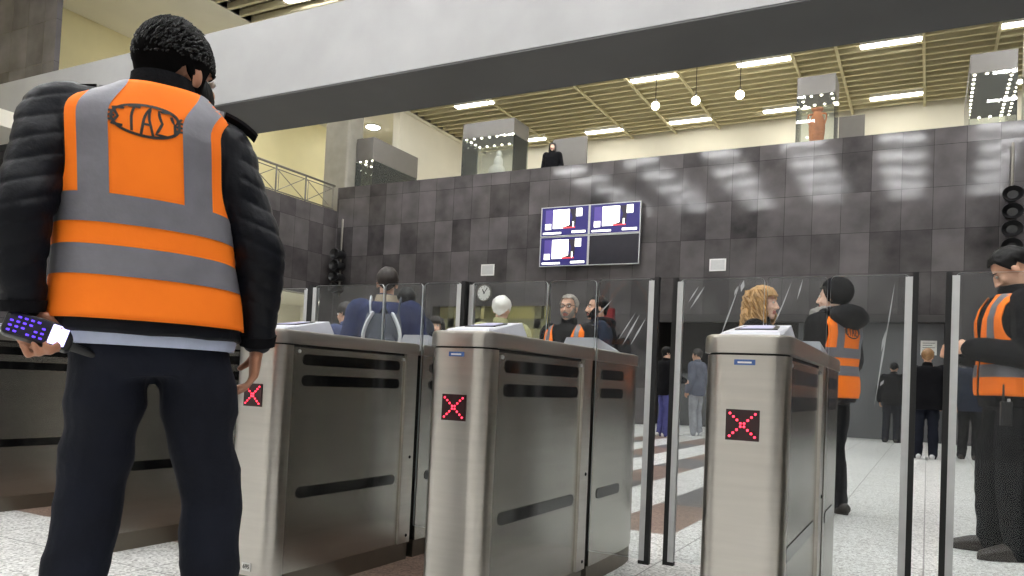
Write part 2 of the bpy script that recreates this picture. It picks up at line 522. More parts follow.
colsX = [2.17, -1.1, -4.4, -7.65, -10.9, -14.1]
nm = {2.17: 'at its right end', -1.1: 'left of the far right vitrine', -4.4: 'above the globe lamps', -7.65: 'left of the globe lamps', -10.9: 'above the woman at the parapet', -14.1: 'above the sculpture vitrine'}
for x in colsX:
    if x != -10.9: lamp('fluorescent strip in the front row of the upper ceiling, ' + nm[x], x, 22.85, M['lamp_up'], 'front row of upper ceiling lights')
    lamp('fluorescent strip in the rear row of the upper ceiling, ' + nm[x], x, 27.0, M['lamp_up'], 'rear row of upper ceiling lights')
for y in (19.6, 17.0, 14.6, 7.2, 5.0, 2.8, .6, -1.8, -4.6):  # includes unseen rows beyond the beam, added to brighten the far floor
    for x in (5.4, 2.17, -1.1, -4.4, -7.65, -10.9, -14.1):
        lamp('long unseen fluorescent strip on the slatted ceiling over the ticket hall', x, y, M['lamp'], 'ceiling lights over the hall')
for y in (18.5, 23.5):
    t = empty('ceiling_light', 'round ceiling light over the left walkway', 'light', (-19, y, ZC), 0, 'walkway ceiling lights')
    MB().lathe((0, 0, 0), [(.01, -.05), (.28, -.05), (.3, -.02), (.3, 0), (.01, 0)]).build('housing', M['white'], t)
    MB().lathe((0, 0, 0), [(.01, -.08), (.22, -.075), (.26, -.05), (.01, -.05)]).build('diffuser', M['lamp'], t)
t = empty('ceiling_light', 'strip light inside the bright opening of the left wall', 'light', (-18.6, 17.2, 3.4))
MB().box(-.7, .7, -.15, .15, -.06, 0).build('housing', M['white'], t, smooth=False)
MB().box(-.66, .66, -.12, .12, -.09, -.06).build('diffuser', emit('corridor light', (255, 250, 230), 130), t, smooth=False)
t = empty('ceiling_light', 'strip light inside the olive bay of the back wall', 'light', (-11, 20.4, 3.3))
MB().box(-.7, .7, -.1, .1, -.06, 0).build('housing', M['white'], t, smooth=False)
MB().box(-.66, .66, -.08, .08, -.09, -.06).build('diffuser', emit('bay light', (255, 244, 190), 24), t, smooth=False)
for x, nm_ in ((-7.3, 'leftmost of the three globes'), (-6.1, 'middle of the three globes'), (-4.85, 'rightmost of the three globes')):
    t = empty('pendant_lamp', 'round glowing globe lamp hanging from slatted upper ceiling, ' + nm_, 'lamp', (x, 22, 9.27), 0, 'hanging globe lamps')
    MB().ell((0, 0, 0), (.12, .12, .12)).build('globe', M['bulb'], t)
    MB().tube([(0, 0, .12), (0, 0, ZC - 9.27)], [.012, .012], 6, 1).build('cable', M['seam'], t)
    MB().lathe((0, 0, .1), [(.01, 0), (.05, 0), (.04, .09), (.01, .09)], 12).build('lamp_holder', M['casebox'], t)

# ---------------------------------------------------------------- railing on the left walkway
t = empty('railing', 'grey steel railing with crossed bars along left walkway edge', 'railing', (XL - .1, 0, ZM))
for z, r in ((.81, .035), (.06, .02), (.7, .015)):
    MB().tube([(0, 11.6, z), (0, YW - .05, z)], [r, r], 8, 1).build('handrail' if z == .81 else 'rail', M['rail'], t)
y = 11.7
while y < YW:
    MB().tube([(0, y, 0), (0, y, .8)], [.025, .025], 8, 1).build('post', M['rail'], t)
    if y + 1.2 < YW + .2:
        b = MB(); e = min(y + 1.2, YW - .05)
        b.tube([(0, y + .06, .08), (0, e - .06, .68)], [.012, .012], 6, 1)
        b.tube([(0, y + .06, .68), (0, e - .06, .08)], [.012, .012], 6, 1)
        b.tube([(0, y + .1, .06), (0, y + .1, .7)], [.01, .01], 6, 1)
        b.build('cross_bars', M['rail'], t)
    y += 1.23


# ---------------------------------------------------------------- vitrines on the upper level
def vitrine(label, x0, x1, y0, y1, zb, zt, hb=.5):
    t = empty('display_case', label, 'display case', ((x0 + x1) / 2, (y0 + y1) / 2, ZM), 0, 'glass vitrines on the upper level')
    a, b, h0, h1 = (x1 - x0) / 2, (y1 - y0) / 2, zb - ZM, zt - ZM
    MB().prism(rrect(-a, a, -b, b, .02), h0, h1).build('canopy', M['casebox'], t)
    MB().prism(rrect(-a, a, -b, b, .02), 0, hb).build('base', M['casebox'], t)
    g = MB()
    for q in ((-a, a, -b, -b + .012), (-a, a, b - .012, b), (-a, -a + .012, -b + .012, b - .012), (a - .012, a, -b + .012, b - .012)):
        g.box(q[0], q[1], q[2], q[3], hb, h0)
    g.build('glass_walls', M['glass_case'], t, smooth=False)
    nx = max(2, int(a * 2 / .3)); ny = max(2, int(b * 2 / .3))
    pts = []
    for i in range(nx + 1):
        x = -a + .1 + (2 * a - .2) * i / nx
        pts += [(x, -b + .1), (x, b - .1)]
    for i in range(1, ny):
        yy = -b + .1 + (2 * b - .2) * i / ny
        pts += [(-a + .1, yy), (a - .1, yy)]
    for px, py in pts:
        MB().lathe((px, py, h0), [(.002, -.025), (.024, -.02), (.032, 0), (.002, 0)], 8).build('downlight', M['spot'], t)
    return t


vitrine('long glass vitrine with a row of downlights beside the concrete column', -16.8, -16.1, 20.0, 22.5, 7.96, 8.7)
vitrine('glass vitrine holding a pale sculpture, above the wall left of the woman', -13.65, -11.75, 21.5, 22.55, 8.81, 9.3, 1.4)
vitrine('glass vitrine holding a terracotta jar', -3.25, -2.3, 21.5, 22.4, 8.83, 9.33, 1.4)
vitrine('glass vitrine with two rows of downlights at the far right', .72, 1.7, 21.5, 25.0, 8.85, 9.32)
jar = MB().lathe((0, 0, 0), [(.02, 0), (.1, 0), (.13, .04), (.17, .2), (.19, .4), (.18, .55), (.13, .66), (.1, .7), (.1, .76), (.14, .8), (.14, .83), (.1, .83), (.02, .8)])
t = empty('jar', 'tall terracotta jar standing inside glass vitrine', 'jar', (-2.78, 21.95, ZM + 1.402))
t.scale = (1.1, 1.1, 1.28)
jar.build('body', M['terracotta'], t)
for s in (-1, 1):
    MB().tube([(s * .1, 0, .72), (s * .2, 0, .7), (s * .2, 0, .58), (s * .17, 0, .5)], [.02] * 4, 8).build('handle', M['terracotta'], t)
sc_ = MB()
sc_.ell((0, 0, .25), (.3, .2, .25)); sc_.ell((.05, 0, .55), (.16, .14, .22)); sc_.ell((.08, -.02, .82), (.09, .1, .12)); sc_.tube([(.05, 0, .6), (.08, -.02, .78)], [.06, .055])
o = remesh(sc_, 'sculpture', M['marble'], .02, None)
o.location = (-12.6, 22.0, ZM + 1.402); tag(o, 'pale marble bust inside glass vitrine', 'sculpture')
t = empty('partition_panel', 'grey upright panel on the upper level right of the jar vitrine', 'panel', (-2.1, 24, ZM))
MB().box(-.34, .34, -.04, .04, .06, 2.85).build('board', M['casebox'], t, smooth=False)
for s in (-.3, .3): MB().box(s - .03, s + .03, -.2, .2, 0, .06).build('foot', M['rail'], t, smooth=False)
t = empty('partition_panel', 'pale grey upright panel on the upper level right of the woman', 'panel', (-9.55, 21.0, ZM))
MB().box(-.55, .55, -.04, .04, .06, 2.12).build('board', M['casebox'], t, smooth=False)
for s in (-.5, .5): MB().box(s - .03, s + .03, -.2, .2, 0, .06).build('foot', M['rail'], t, smooth=False)

# ---------------------------------------------------------------- things on the back wall
t = empty('screen_bracket', 'black steel bracket holding the four information screens on granite wall', 'bracket', (-8.0, YW, 4.05))
MB().box(-1.2, 1.2, -.12, -.06, .1, 1.6).box(-.3, .3, -.06, -.001, .4, 1.3).build('plate', M['blackplastic'], t, smooth=False)
mon_blue = emit('screen dark blue', (34, 29, 92), .5)
mon_mats = [mon_blue, emit('screen white', (250, 250, 240), 1.6), emit('screen shade', (40, 34, 44), .5), emit('screen red', (220, 60, 60), 1), emit('screen violet', (74, 62, 130), .6), mat('screen off', (46, 45, 52), .2, noise_s=6, var=.05)]


def monitor(label, x, z, on):
    t = empty('screen', label, 'screen', (x, YW - .2, z), 0, 'four information screens')
    MB().box(-.735, .735, 0, .08, -.415, .415).build('casing', M['blackplastic'], t, smooth=False)
    fr = MB()
    for q in ((-.74, .74, .395, .415), (-.74, .74, -.415, -.395), (-.74, -.715, -.395, .395), (.715, .74, -.395, .395)):
        fr.box(q[0], q[1], -.015, 0, q[2], q[3])
    fr.build('bezel', M['alu'], t, smooth=False)
    p = MB().box(-.715, .715, -.006, 0, -.395, .395).build('display', mon_mats[0] if on else mon_mats[5], t, smooth=False)
    if on:
        g = MB()
        def q(x0, x1, z0, z1, k, e=0):
            g.cur = k; g.box(x0, x1, -.010 - e, -.006, z0, z1)
        q(-.6, -.38, -.2, .33, 4); q(-.36, .14, -.2, .33, 1, .001); q(-.6, -.42, -.22, -.06, 1, .001)
        q(.34, .52, .12, .34, 1); q(-.66, -.1, -.35, -.3, 1); q(.22, .64, -.34, -.28, 1)
        q(-.05, .32, -.2, -.17, 3, .002); q(.24, .28, -.18, -.02, 1, .002)
        g.cur = 2
        g.add([(a, -.0115, b) for a, b in ((-.15, -.15), (0, -.16), (.18, -.1), (.24, .1), (.14, .33), (.2, .33), (.34, .33), (.34, -.12), (.1, -.19))], [(0, 1, 2, 3, 4, 5, 6, 7, 8)])
        g.build('picture', mon_mats, p, smooth=False)
    t.scale = (.955, 1, .965)
    return t


for x, z, on, lb in ((-8.70, 5.30, 1, 'lit blue and white screen, upper left of four on granite wall'), (-7.28, 5.30, 1, 'lit blue and white screen, upper right of four on granite wall'),
                     (-8.70, 4.485, 1, 'lit blue and white screen, lower left of four on granite wall'), (-7.28, 4.485, 0, 'switched off dark screen, lower right of four on granite wall')):
    monitor(lb, x, z, on)

t = empty('wall_clock', 'round white wall clock with black hands on granite wall', 'clock', (-11.19, YW, 3.42))
RX = Matrix.Rotation(PI / 2, 4, 'X')
MB().lathe((0, 0, 0), [(.2, 0), (.24, 0), (.24, .08), (.215, .08), (.215, .05)], 32, False).xf(RX).build('rim', M['rail'], t)
MB().lathe((0, 0, 0), [(.002, .0), (.22, .0), (.22, .05), (.002, .05)], 32).xf(RX).build('face', M['white'], t)
tk = MB()
for k in range(12):
    a = k * PI / 6
    tk.add([(math.sin(a + d_) * r, -.053, math.cos(a + d_) * r) for d_, r in ((-.03, .2), (.03, .2), (.035, .165), (-.035, .165))], [(0, 1, 2, 3)])
tk.build('hour_mark', M['ink'], t)
for a, L, w_ in ((-.5, .12, .014), (.62, .17, .011)):
    hb = MB().box(-w_, w_, -.064, -.056, -.03, L).xf(Matrix.Rotation(a, 4, 'Y')); hb.build('hand', M['ink'], t, smooth=False)

for x, z, a, b, lb in ((-11.13, 4.08, .21, .16, 'small white framed sign above the wall clock'), (-4.62, 4.02, .2, .15, 'small white framed sign on granite wall above the dark recess')):
    t = empty('wall_sign', lb, 'sign', (x, YW, z))
    MB().box(-a, a, -.03, 0, -b, b).build('board', M['white'], t, smooth=False)
    MB().box(-a + .03, a - .03, -.034, -.03, -b + .03, b - .03).build('panel', M['alu'], t, smooth=False)
t = empty('paper_notice', 'white paper notice pasted on grey shutter in front of couple', 'notice', (.0, YW + .262, 2.12))
MB().box(-.16, .16, -.004, 0, -.2, .12).build('sheet', M['paper'], t, smooth=False)
ln = MB()
for k in range(5): ln.box(-.12, .12 - .05 * (k % 2), -.006, -.004, .06 - k * .05, .07 - k * .05)
ln.build('print', M['ink'], t, smooth=False)
t = empty('hose_cabinet', 'dark red cabinet on the back wall behind the bearded men', 'cabinet', (-7.45, YW, 2.2))
MB().box(-.2, .2, -.12, 0, 0, .75).build('body', M['red'], t, smooth=False)
MB().box(-.18, .18, -.14, -.12, .02, .73).build('door', M['red'], t, smooth=False)


def speakers(label, loc, rz):
    t = empty('loudspeaker_stack', label, 'loudspeaker', loc, rz, 'black loudspeaker stacks')
    MB().tube([(0, 0, -.9), (0, 0, 1.5)], [.03, .03], 8, 1).build('pole', M['rail'], t)
    for k in range(4):
        z = -.7 + k * .36
        b = MB()
        rs = []
        for yy, r in ((.1, .1), (.06, .14), (-.12, .16), (-.3, .2), (-.32, .19), (-.2, .1)):
            rs.append([(r * math.cos(2 * PI * q / 16), yy, z + r * .85 * math.sin(2 * PI * q / 16)) for q in range(16)])
        b.rings(rs); b.build('horn', M['blackplastic'], t)
        MB().box(-.06, .06, -.03, .163, z - .02, z + .02).build('bracket', M['blackplastic'], t, smooth=False)
    return t


speakers('stack of four black loudspeakers on a pole in the left corner', (XL + .4, YW - .165, 4.3), 0)
speakers('stack of four black loudspeakers on a pole above the right officer', (1.45, YW - .165, 4.85), 0)


# ---------------------------------------------------------------- ticket gates
def text_mesh(s, size, m_, parent, name, loc, rot, ext=.0006):
    cu = bpy.data.curves.new('text', 'FONT'); cu.body = s; cu.size = size; cu.extrude = ext; cu.align_x = 'CENTER'; cu.align_y = 'CENTER'
    to = bpy.data.objects.new('text', cu); C.objects.link(to)
    dg = bpy.context.evaluated_depsgraph_get()
    me = bpy.data.meshes.new_from_object(to.evaluated_get(dg))
    bpy.data.objects.remove(to); bpy.data.curves.remove(cu)
    me.materials.clear(); me.materials.append(m_); me.name = name
    o = bpy.data.objects.new(name, me); C.objects.link(o); o.parent = parent; o.location = loc; o.rotation_euler = rot
    return o


GW = .12     # half width
Y1, Y2, Y3 = .94, .985, 1.66
ZL = 1.0


def pill(y0, y1, zc, h, x, d):
    """capsule strip on a side panel at x, raised by d outwards"""
    r = h / 2; poly = []
    for k in range(9): a = PI / 2 + PI * k / 8; poly.append((y0 + r + r * math.cos(a), zc + r * math.sin(a)))
    for k in range(9): a = -PI / 2 + PI * k / 8; poly.append((y1 - r + r * math.cos(a), zc + r * math.sin(a)))
    b = MB(); rs = [[(x, p, q) for p, q in poly], [(x + d, p, q) for p, q in poly]]
    if d > 0: rs = rs[::-1]
    return b.rings(rs)


def rear_plan(e=0):
    pts = [(GW + e, Y2), (GW + e, Y3 - .3)]
    for k in range(1, 8):
        a = k / 8 * PI / 2
        pts.append((GW * .55 + e + GW * .45 * math.cos(a), Y3 - .3 + .3 * math.sin(a)))
    for k in range(1, 8):
        a = PI / 2 + k / 8 * PI / 2
        pts.append((-GW * .55 - e + GW * .45 * math.cos(a), Y3 - .3 + .3 * math.sin(a)))
    return pts + [(-GW - e, Y3 - .3), (-GW - e, Y2)]


def make_gate(label, loc, ll=.45, lr=.45):
    t = empty('ticket_gate', label, 'ticket gate', loc, 0, 'row of ticket gates')
    MB().prism(rrect(-GW + .012, GW - .012, .02, Y1, .06, r2=.005), 0, .085).build('plinth', M['steel_dark'], t)
    MB().prism(rrect(-GW, GW, 0, .085, .058, 8, .002), .085, ZL - .006).build('front_column', M['steel'], t)
    MB().box(-GW + .02, GW - .02, .085, .097, .09, ZL).build('seam', M['seam'], t, smooth=False)
    core = MB().box(-GW + .012, GW - .012, .097, Y1 - .09, .085, ZL - .012)
    co_ = core.build('cabinet_body', M['steel_side'], t, smooth=False)
    MB().box(-GW + .016, GW - .016, .097, Y1 - .09, ZL - .012, ZL).build('seam', M['seam'], t, smooth=False)
    MB().box(-GW, GW, Y1 - .09, Y1, .085, ZL).build('rear_column', M['steel'], t, smooth=False)
    MB().box(-.08, .08, Y1, Y2, .03, ZL + .02).build('gap', M['seam'], t, smooth=False)
    MB().prism(rrect(-GW + .006, GW - .006, .006, .085, .054, 8, .002), ZL - .006, ZL).build('seam', M['seam'], t)
    MB().prism(rrect(-GW - .009, GW + .009, -.009, Y1, .067, 8, .004), ZL, ZL + .055, .012).build('lid', M['steel'], t)
    # rear half
    MB().prism([(x * .93, y) for x, y in rear_plan()], 0, .085).build('plinth', M['steel_dark'], t)
    MB().prism(rear_plan(), .085, ZL).build('rear_body', M['steel_side'], t)
    MB().prism(rear_plan(.006), ZL, ZL + .055, .012).build('lid', M['steel'], t)
    for s in (-1, 1):
        xs = s * (GW - .012)
        for zc, ya_, yb_ in ((.94, .15, .81), (.855, .15, .81), (.40, .15, .81)):
            pill(ya_, yb_, zc, .046, xs, s * .003).build('sensor_strip', M['slot'], t)
        for zc in (.94, .855, .40):
            pill(Y2 + .06, Y3 - .32, zc, .046, s * GW, s * .003).build('sensor_strip', M['slot'], t)
        for yy, zz in ((.125, .972), (.835, .972), (Y1 - .03, .5), (Y1 - .03, .12)):
            MB().ell(((s * (GW - .008)) if yy < .845 else s * GW, yy, zz), (.006, .008, .008), None, 8, 6).build('screw', M['alu'] if zz > .9 else M['seam'], t)
    # red cross display
    dsp = MB().box(-.048, .048, -.004, .004, .745, .835).build('display', M['led_back'], t, smooth=False)
    dots = MB()
    for k in range(8):
        u = -.036 + .072 * k / 7
        for sg in (1, -1):
            dots.ell((u, -.006, .79 + sg * u * .92), (.0035, .003, .0035), None, 8, 6)
    dots.build('red_cross', M['red_led'], dsp)
    lb = MB().box(-.03, .03, -.003, .002, .965, .981).build('maker_plate', M['blue'], t, smooth=False)
    MB().box(-.02, .02, -.004, -.003, .97, .975).build('print', M['white'], lb, smooth=False)
    # card readers on both lids
    for yy, sg in ((.05, 1), (Y2 + .38, -1)):
        L = .3
        z0 = ZL + .055
        wd = .092
        A = [(-wd, 0, z0), (wd, 0, z0), (wd, sg * L, z0), (-wd, sg * L, z0)]
        B = [(-wd + .01, sg * .02, z0 + .012), (wd - .01, sg * .02, z0 + .012), (wd - .015, sg * (L - .02), z0 + .055), (-wd + .015, sg * (L - .02), z0 + .055)]
        b = MB(); b.add([(x, y + yy, z) for x, y, z in A + B], [(0, 3, 2, 1), (4, 5, 6, 7), (0, 1, 5, 4), (1, 2, 6, 5), (2, 3, 7, 6), (3, 0, 4, 7)])
        rd = b.build('card_reader', M['reader'], t, smooth=False)
        def top(u, v, e): # u across, v along
            p = V(B[0]).lerp(V(B[1]), u); q = V(B[3]).lerp(V(B[2]), u); r = p.lerp(q, v)
            return (r.x, r.y + yy, r.z + e)
        fr = MB()
        poly = [(.1, .3), (.9, .3), (.84, .72), (.74, .84), (.26, .84), (.16, .72)]
        fr.rings([[top(u, v, 0) for u, v in poly], [top(u, v, .003) for u, v in poly]]); fr.build('reader_window', M['blackplastic'], rd, smooth=False)
        fr = MB(); poly = [(.2, .32), (.8, .32), (.76, .68), (.66, .76), (.34, .76), (.24, .68)]
        fr.rings([[top(u, v, .003) for u, v in poly], [top(u, v, .005) for u, v in poly]]); fr.build('reader_pad', M['reader_pad'], rd, smooth=False)
    # glass barrier: fixed pane over the gap and two leaves
    yg = (Y1 + Y2) / 2

    def pane(x0, x1, z0, z1, r, name):
        b = MB(); th = .005
        poly = rrect(x0, x1, z0, z1, .004, 5, r)
        n = len(poly)
        a_ = [(x, yg - th, z) for x, z in poly]; c_ = [(x, yg + th, z) for x, z in poly]
        b.cur = 0; b.add(a_, [tuple(range(n))]); b.add(c_, [tuple(range(n - 1, -1, -1))])
        b.cur = 1; b.rings([[p for p in c_], [p for p in a_]], cap=False)
        return b.build(name, [M['glass'], M['glass_edge']], t, smooth=False)
    pane(-GW + .005, GW - .005, ZL + .02, 1.36, .02, 'fixed_pane')
    for s, L in ((-1, ll), (1, lr)):
        lf = pane(min(s * (GW + .006), s * (L - .03)), max(s * (GW + .006), s * (L - .03)), .16, 1.36, .02, 'glass_leaf')
        a, c = sorted((s * (L - .045), s * (L - .02)))
        MB().box(a, c, yg - .011, yg + .011, .155, 1.35).build('edge_profile', M['alu'], lf, smooth=False)
        a, c = sorted((s * (L - .02), s * L))
        MB().box(a, c, yg - .013, yg + .013, .15, 1.365).build('rubber_seal', M['rubber'], lf, smooth=False)
        MB().box(*sorted((s * (L - .046), s * L)), yg - .013, yg + .013, .14, .155).build('rubber_seal', M['rubber'], lf, smooth=False)
    return t


GY = 2.28
gates = []
for lb, x, y, pl, pr in (
    ('steel ticket gate with red cross at the right, nearest the camera', -.472, GY + .05, 674, 919),
    ('steel ticket gate with red cross in the middle, left of the bearded men', -1.43, GY, 467.5, 660),
    ('steel ticket gate with red cross and numbered sticker behind the officer\'s right hand', -2.345, GY - .03, 312, 466.5),
    ('steel ticket gate seen between the legs of the near officer', -3.48, GY + .05, 0, 0),
    ('steel ticket gate at the left edge behind the near officer\'s left leg', -4.85, GY + .14, 0, 0),
    ('steel ticket gate beyond the right edge, only its glass leaf showing', .5, GY + .04, 946, 0)):
    ex = []
    for px in (pl, pr):     # leaf ends measured in the photograph's top edge of the glass
        dv_ = Fw + R2 * ((px - 512) / f) + U2 * ((cy - 282) / f)
        ex.append(abs(dv_.x / dv_.y * (y + (Y1 + Y2) / 2) - x) if px else .45)
    gates.append(make_gate(lb, (x, y, 0), *ex))
glint_m = glass('painted glass glint', (255, 255, 255), .55, (235, 238, 240))  # pale strokes on the panes, painted in place of lamp reflections
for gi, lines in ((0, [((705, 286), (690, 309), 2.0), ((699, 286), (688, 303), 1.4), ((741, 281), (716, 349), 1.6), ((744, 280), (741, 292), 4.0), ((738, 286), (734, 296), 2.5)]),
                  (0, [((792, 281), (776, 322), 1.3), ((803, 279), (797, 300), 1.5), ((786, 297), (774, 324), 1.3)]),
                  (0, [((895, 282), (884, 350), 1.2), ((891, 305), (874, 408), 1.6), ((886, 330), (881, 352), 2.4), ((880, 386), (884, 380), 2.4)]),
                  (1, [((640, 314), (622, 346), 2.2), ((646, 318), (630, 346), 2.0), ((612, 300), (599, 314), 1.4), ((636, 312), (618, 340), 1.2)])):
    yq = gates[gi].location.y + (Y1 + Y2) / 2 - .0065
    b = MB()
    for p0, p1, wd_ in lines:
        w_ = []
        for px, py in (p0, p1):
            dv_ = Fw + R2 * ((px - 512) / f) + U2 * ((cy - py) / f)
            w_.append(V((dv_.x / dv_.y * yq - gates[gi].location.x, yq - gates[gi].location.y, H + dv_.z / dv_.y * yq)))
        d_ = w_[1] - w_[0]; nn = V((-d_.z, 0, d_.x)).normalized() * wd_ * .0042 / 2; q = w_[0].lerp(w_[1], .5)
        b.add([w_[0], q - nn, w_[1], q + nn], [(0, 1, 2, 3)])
    b.build('painted_glints', glint_m, gates[gi], smooth=False)
st = MB().box(-.024, .024, -.002, .001, -.016, .016).build('number_sticker', M['paper'], gates[2], smooth=False)
st.location = (.015, -.001, .12)
text_mesh('695', .024, M['ink'], st, 'number', (0, -.003, 0), (PI / 2, 0, 0))

# ticket machine far left
t = empty('ticket_machine', 'pale ticket machine with violet screen behind the near officer\'s left arm', 'ticket machine', (-7.3, 4.9, 0), -.6)
MB().prism(rrect(-.5, .5, -.35, .35, .05), 0, 1.75, .03).build('body', M['white'], t)
MB().box(-.34, .1, -.37, -.35, 1.0, 1.45).build('screen', emit('violet screen', (86, 66, 190), 1.0), t, smooth=False)
MB().box(.18, .42, -.37, -.35, .9, 1.4).build('slot_panel', M['shutter'], t, smooth=False)
MB().box(.24, .36, -.38, -.37, 1.2, 1.23).build('ticket_slot', M['seam'], t, smooth=False)
MB().box(-.3, .1, -.37, -.35, .45, .7).build('tray', M['blackplastic'], t, smooth=False)

#PEOPLE
# ---------------------------------------------------------------- people
def cloth(name, col, rough=.85, var=.18, bump=.25, ns=9, bs=60, sheen=0, spec=.2):
    return mat(name, col, rough, 0, ns, var, bump, bs, None, sheen, 0, spec)


M['skin'] = mat('skin', (206, 160, 134), .5, noise_s=14, var=.07, bump=.05, bscale=120)
M['skin_pale'] = mat('pale skin', (224, 184, 162), .5, noise_s=14, var=.06)
M['skin_tan'] = mat('tanned skin', (168, 118, 92), .5, noise_s=14, var=.08, bump=.06, bscale=140)
M['hair_black'] = mat('black hair', (8, 7, 7), .5, noise_s=60, var=.3, stretch=(1, 1, .2), bump=.4, spec=.22)
M['hair_matt'] = mat('matt black hair', (7, 6, 6), .9, noise_s=60, var=.3, spec=.05)
M['hair_brown'] = mat('dark brown hair', (32, 24, 20), .6, noise_s=60, var=.3, stretch=(1, 1, .2), bump=.4)
M['hair_white'] = mat('white hair', (226, 224, 218), .6, noise_s=50, var=.08, bump=.4)
M['hair_grey'] = mat('grey hair', (136, 128, 120), .6, noise_s=50, var=.2, bump=.4)
M['hair_blond'] = mat('blond hair', (176, 136, 84), .5, noise_s=40, var=.3, stretch=(1, 1, .15), bump=.5)
M['hair_ginger'] = mat('light brown hair', (130, 96, 60), .5, noise_s=40, var=.25, bump=.4)
M['eye'] = mat('eye white', (225, 222, 216), .2, noise_s=20, var=.02)
M['iris'] = mat('dark iris', (30, 20, 16), .1, noise_s=20, var=.1)
M['lips'] = mat('lips', (170, 96, 88), .45, noise_s=30, var=.08)
M['vest'] = cloth('orange hi-vis cloth', (255, 124, 30), .75, .07, .12, 5, 40)
M['strip'] = mat('grey reflective strip', (112, 111, 118), .5, .2, noise_s=18, var=.1, bump=.1, bscale=70)
M['jacket_puffer'] = cloth('black quilted nylon', (9, 11, 18), .5, .2, .2, 8, 50, 0, .16)
M['jacket_black'] = cloth('black cloth', (15, 15, 18), spec=.1)
M['jacket_navy'] = cloth('navy cloth', (38, 46, 80))
M['jacket_dknavy'] = cloth('dark navy cloth', (28, 36, 52))
M['jacket_grey'] = cloth('grey cloth', (104, 108, 122))
M['jacket_bluegrey'] = cloth('blue grey cloth', (70, 78, 110))
M['jacket_olive'] = cloth('pale olive cloth', (168, 166, 124))
M['trousers_dark'] = cloth('dark navy denim', (17, 20, 30), .85, .35, .3, 6, 45)
M['trousers_black'] = cloth('black trousers cloth', (15, 15, 19), bump=0, spec=.1)
M['trousers_blue'] = cloth('blue denim', (70, 72, 120))
M['trousers_grey'] = cloth('pale grey denim', (160, 162, 168))
M['shirt'] = cloth('pale blue shirt cloth', (176, 184, 206))
M['shoe'] = mat('dark leather', (34, 27, 22), .5, noise_s=16, var=.2)
M['shoe_white'] = mat('white trainer', (216, 216, 216), .6, noise_s=16, var=.06)
M['fur'] = mat('pale wool', (206, 198, 184), .9, noise_s=40, var=.15, bump=.6)
M['scarf'] = mat('grey wool scarf', (132, 128, 124), .9, noise_s=40, var=.2, bump=.6)
M['bag'] = cloth('grey backpack cloth', (84, 88, 98))
M['bag_light'] = cloth('pale grey backpack trim', (214, 216, 222))
M['bag_black'] = cloth('black bag cloth', (20, 20, 22))

TORSO = [(.84, .15, .105, 0), (.92, .172, .118, 0), (1.0, .166, .115, 0), (1.1, .15, .105, .005), (1.22, .165, .112, .005), (1.33, .182, .118, 0), (1.40, .18, .105, -.005), (1.445, .145, .085, -.01), (1.48, .08, .065, -.005)]


def sring(a, b, cx, cy_, z, n=28, e=2.5):
    out = []
    for k in range(n):
        t = 2 * PI * k / n; c, s_ = math.cos(t), math.sin(t)
        out.append(V((cx + a * math.copysign(abs(c) ** (2 / e), c), cy_ + b * math.copysign(abs(s_) ** (2 / e), s_), z)))
    return out


def lerp_rings(R, z):
    if z <= R[0][0]: return R[0][1:]
    for p, q in zip(R, R[1:]):
        if p[0] <= z <= q[0]:
            t = (z - p[0]) / (q[0] - p[0])
            return tuple(p[i] * (1 - t) + q[i] * t for i in (1, 2, 3))
    return R[-1][1:]


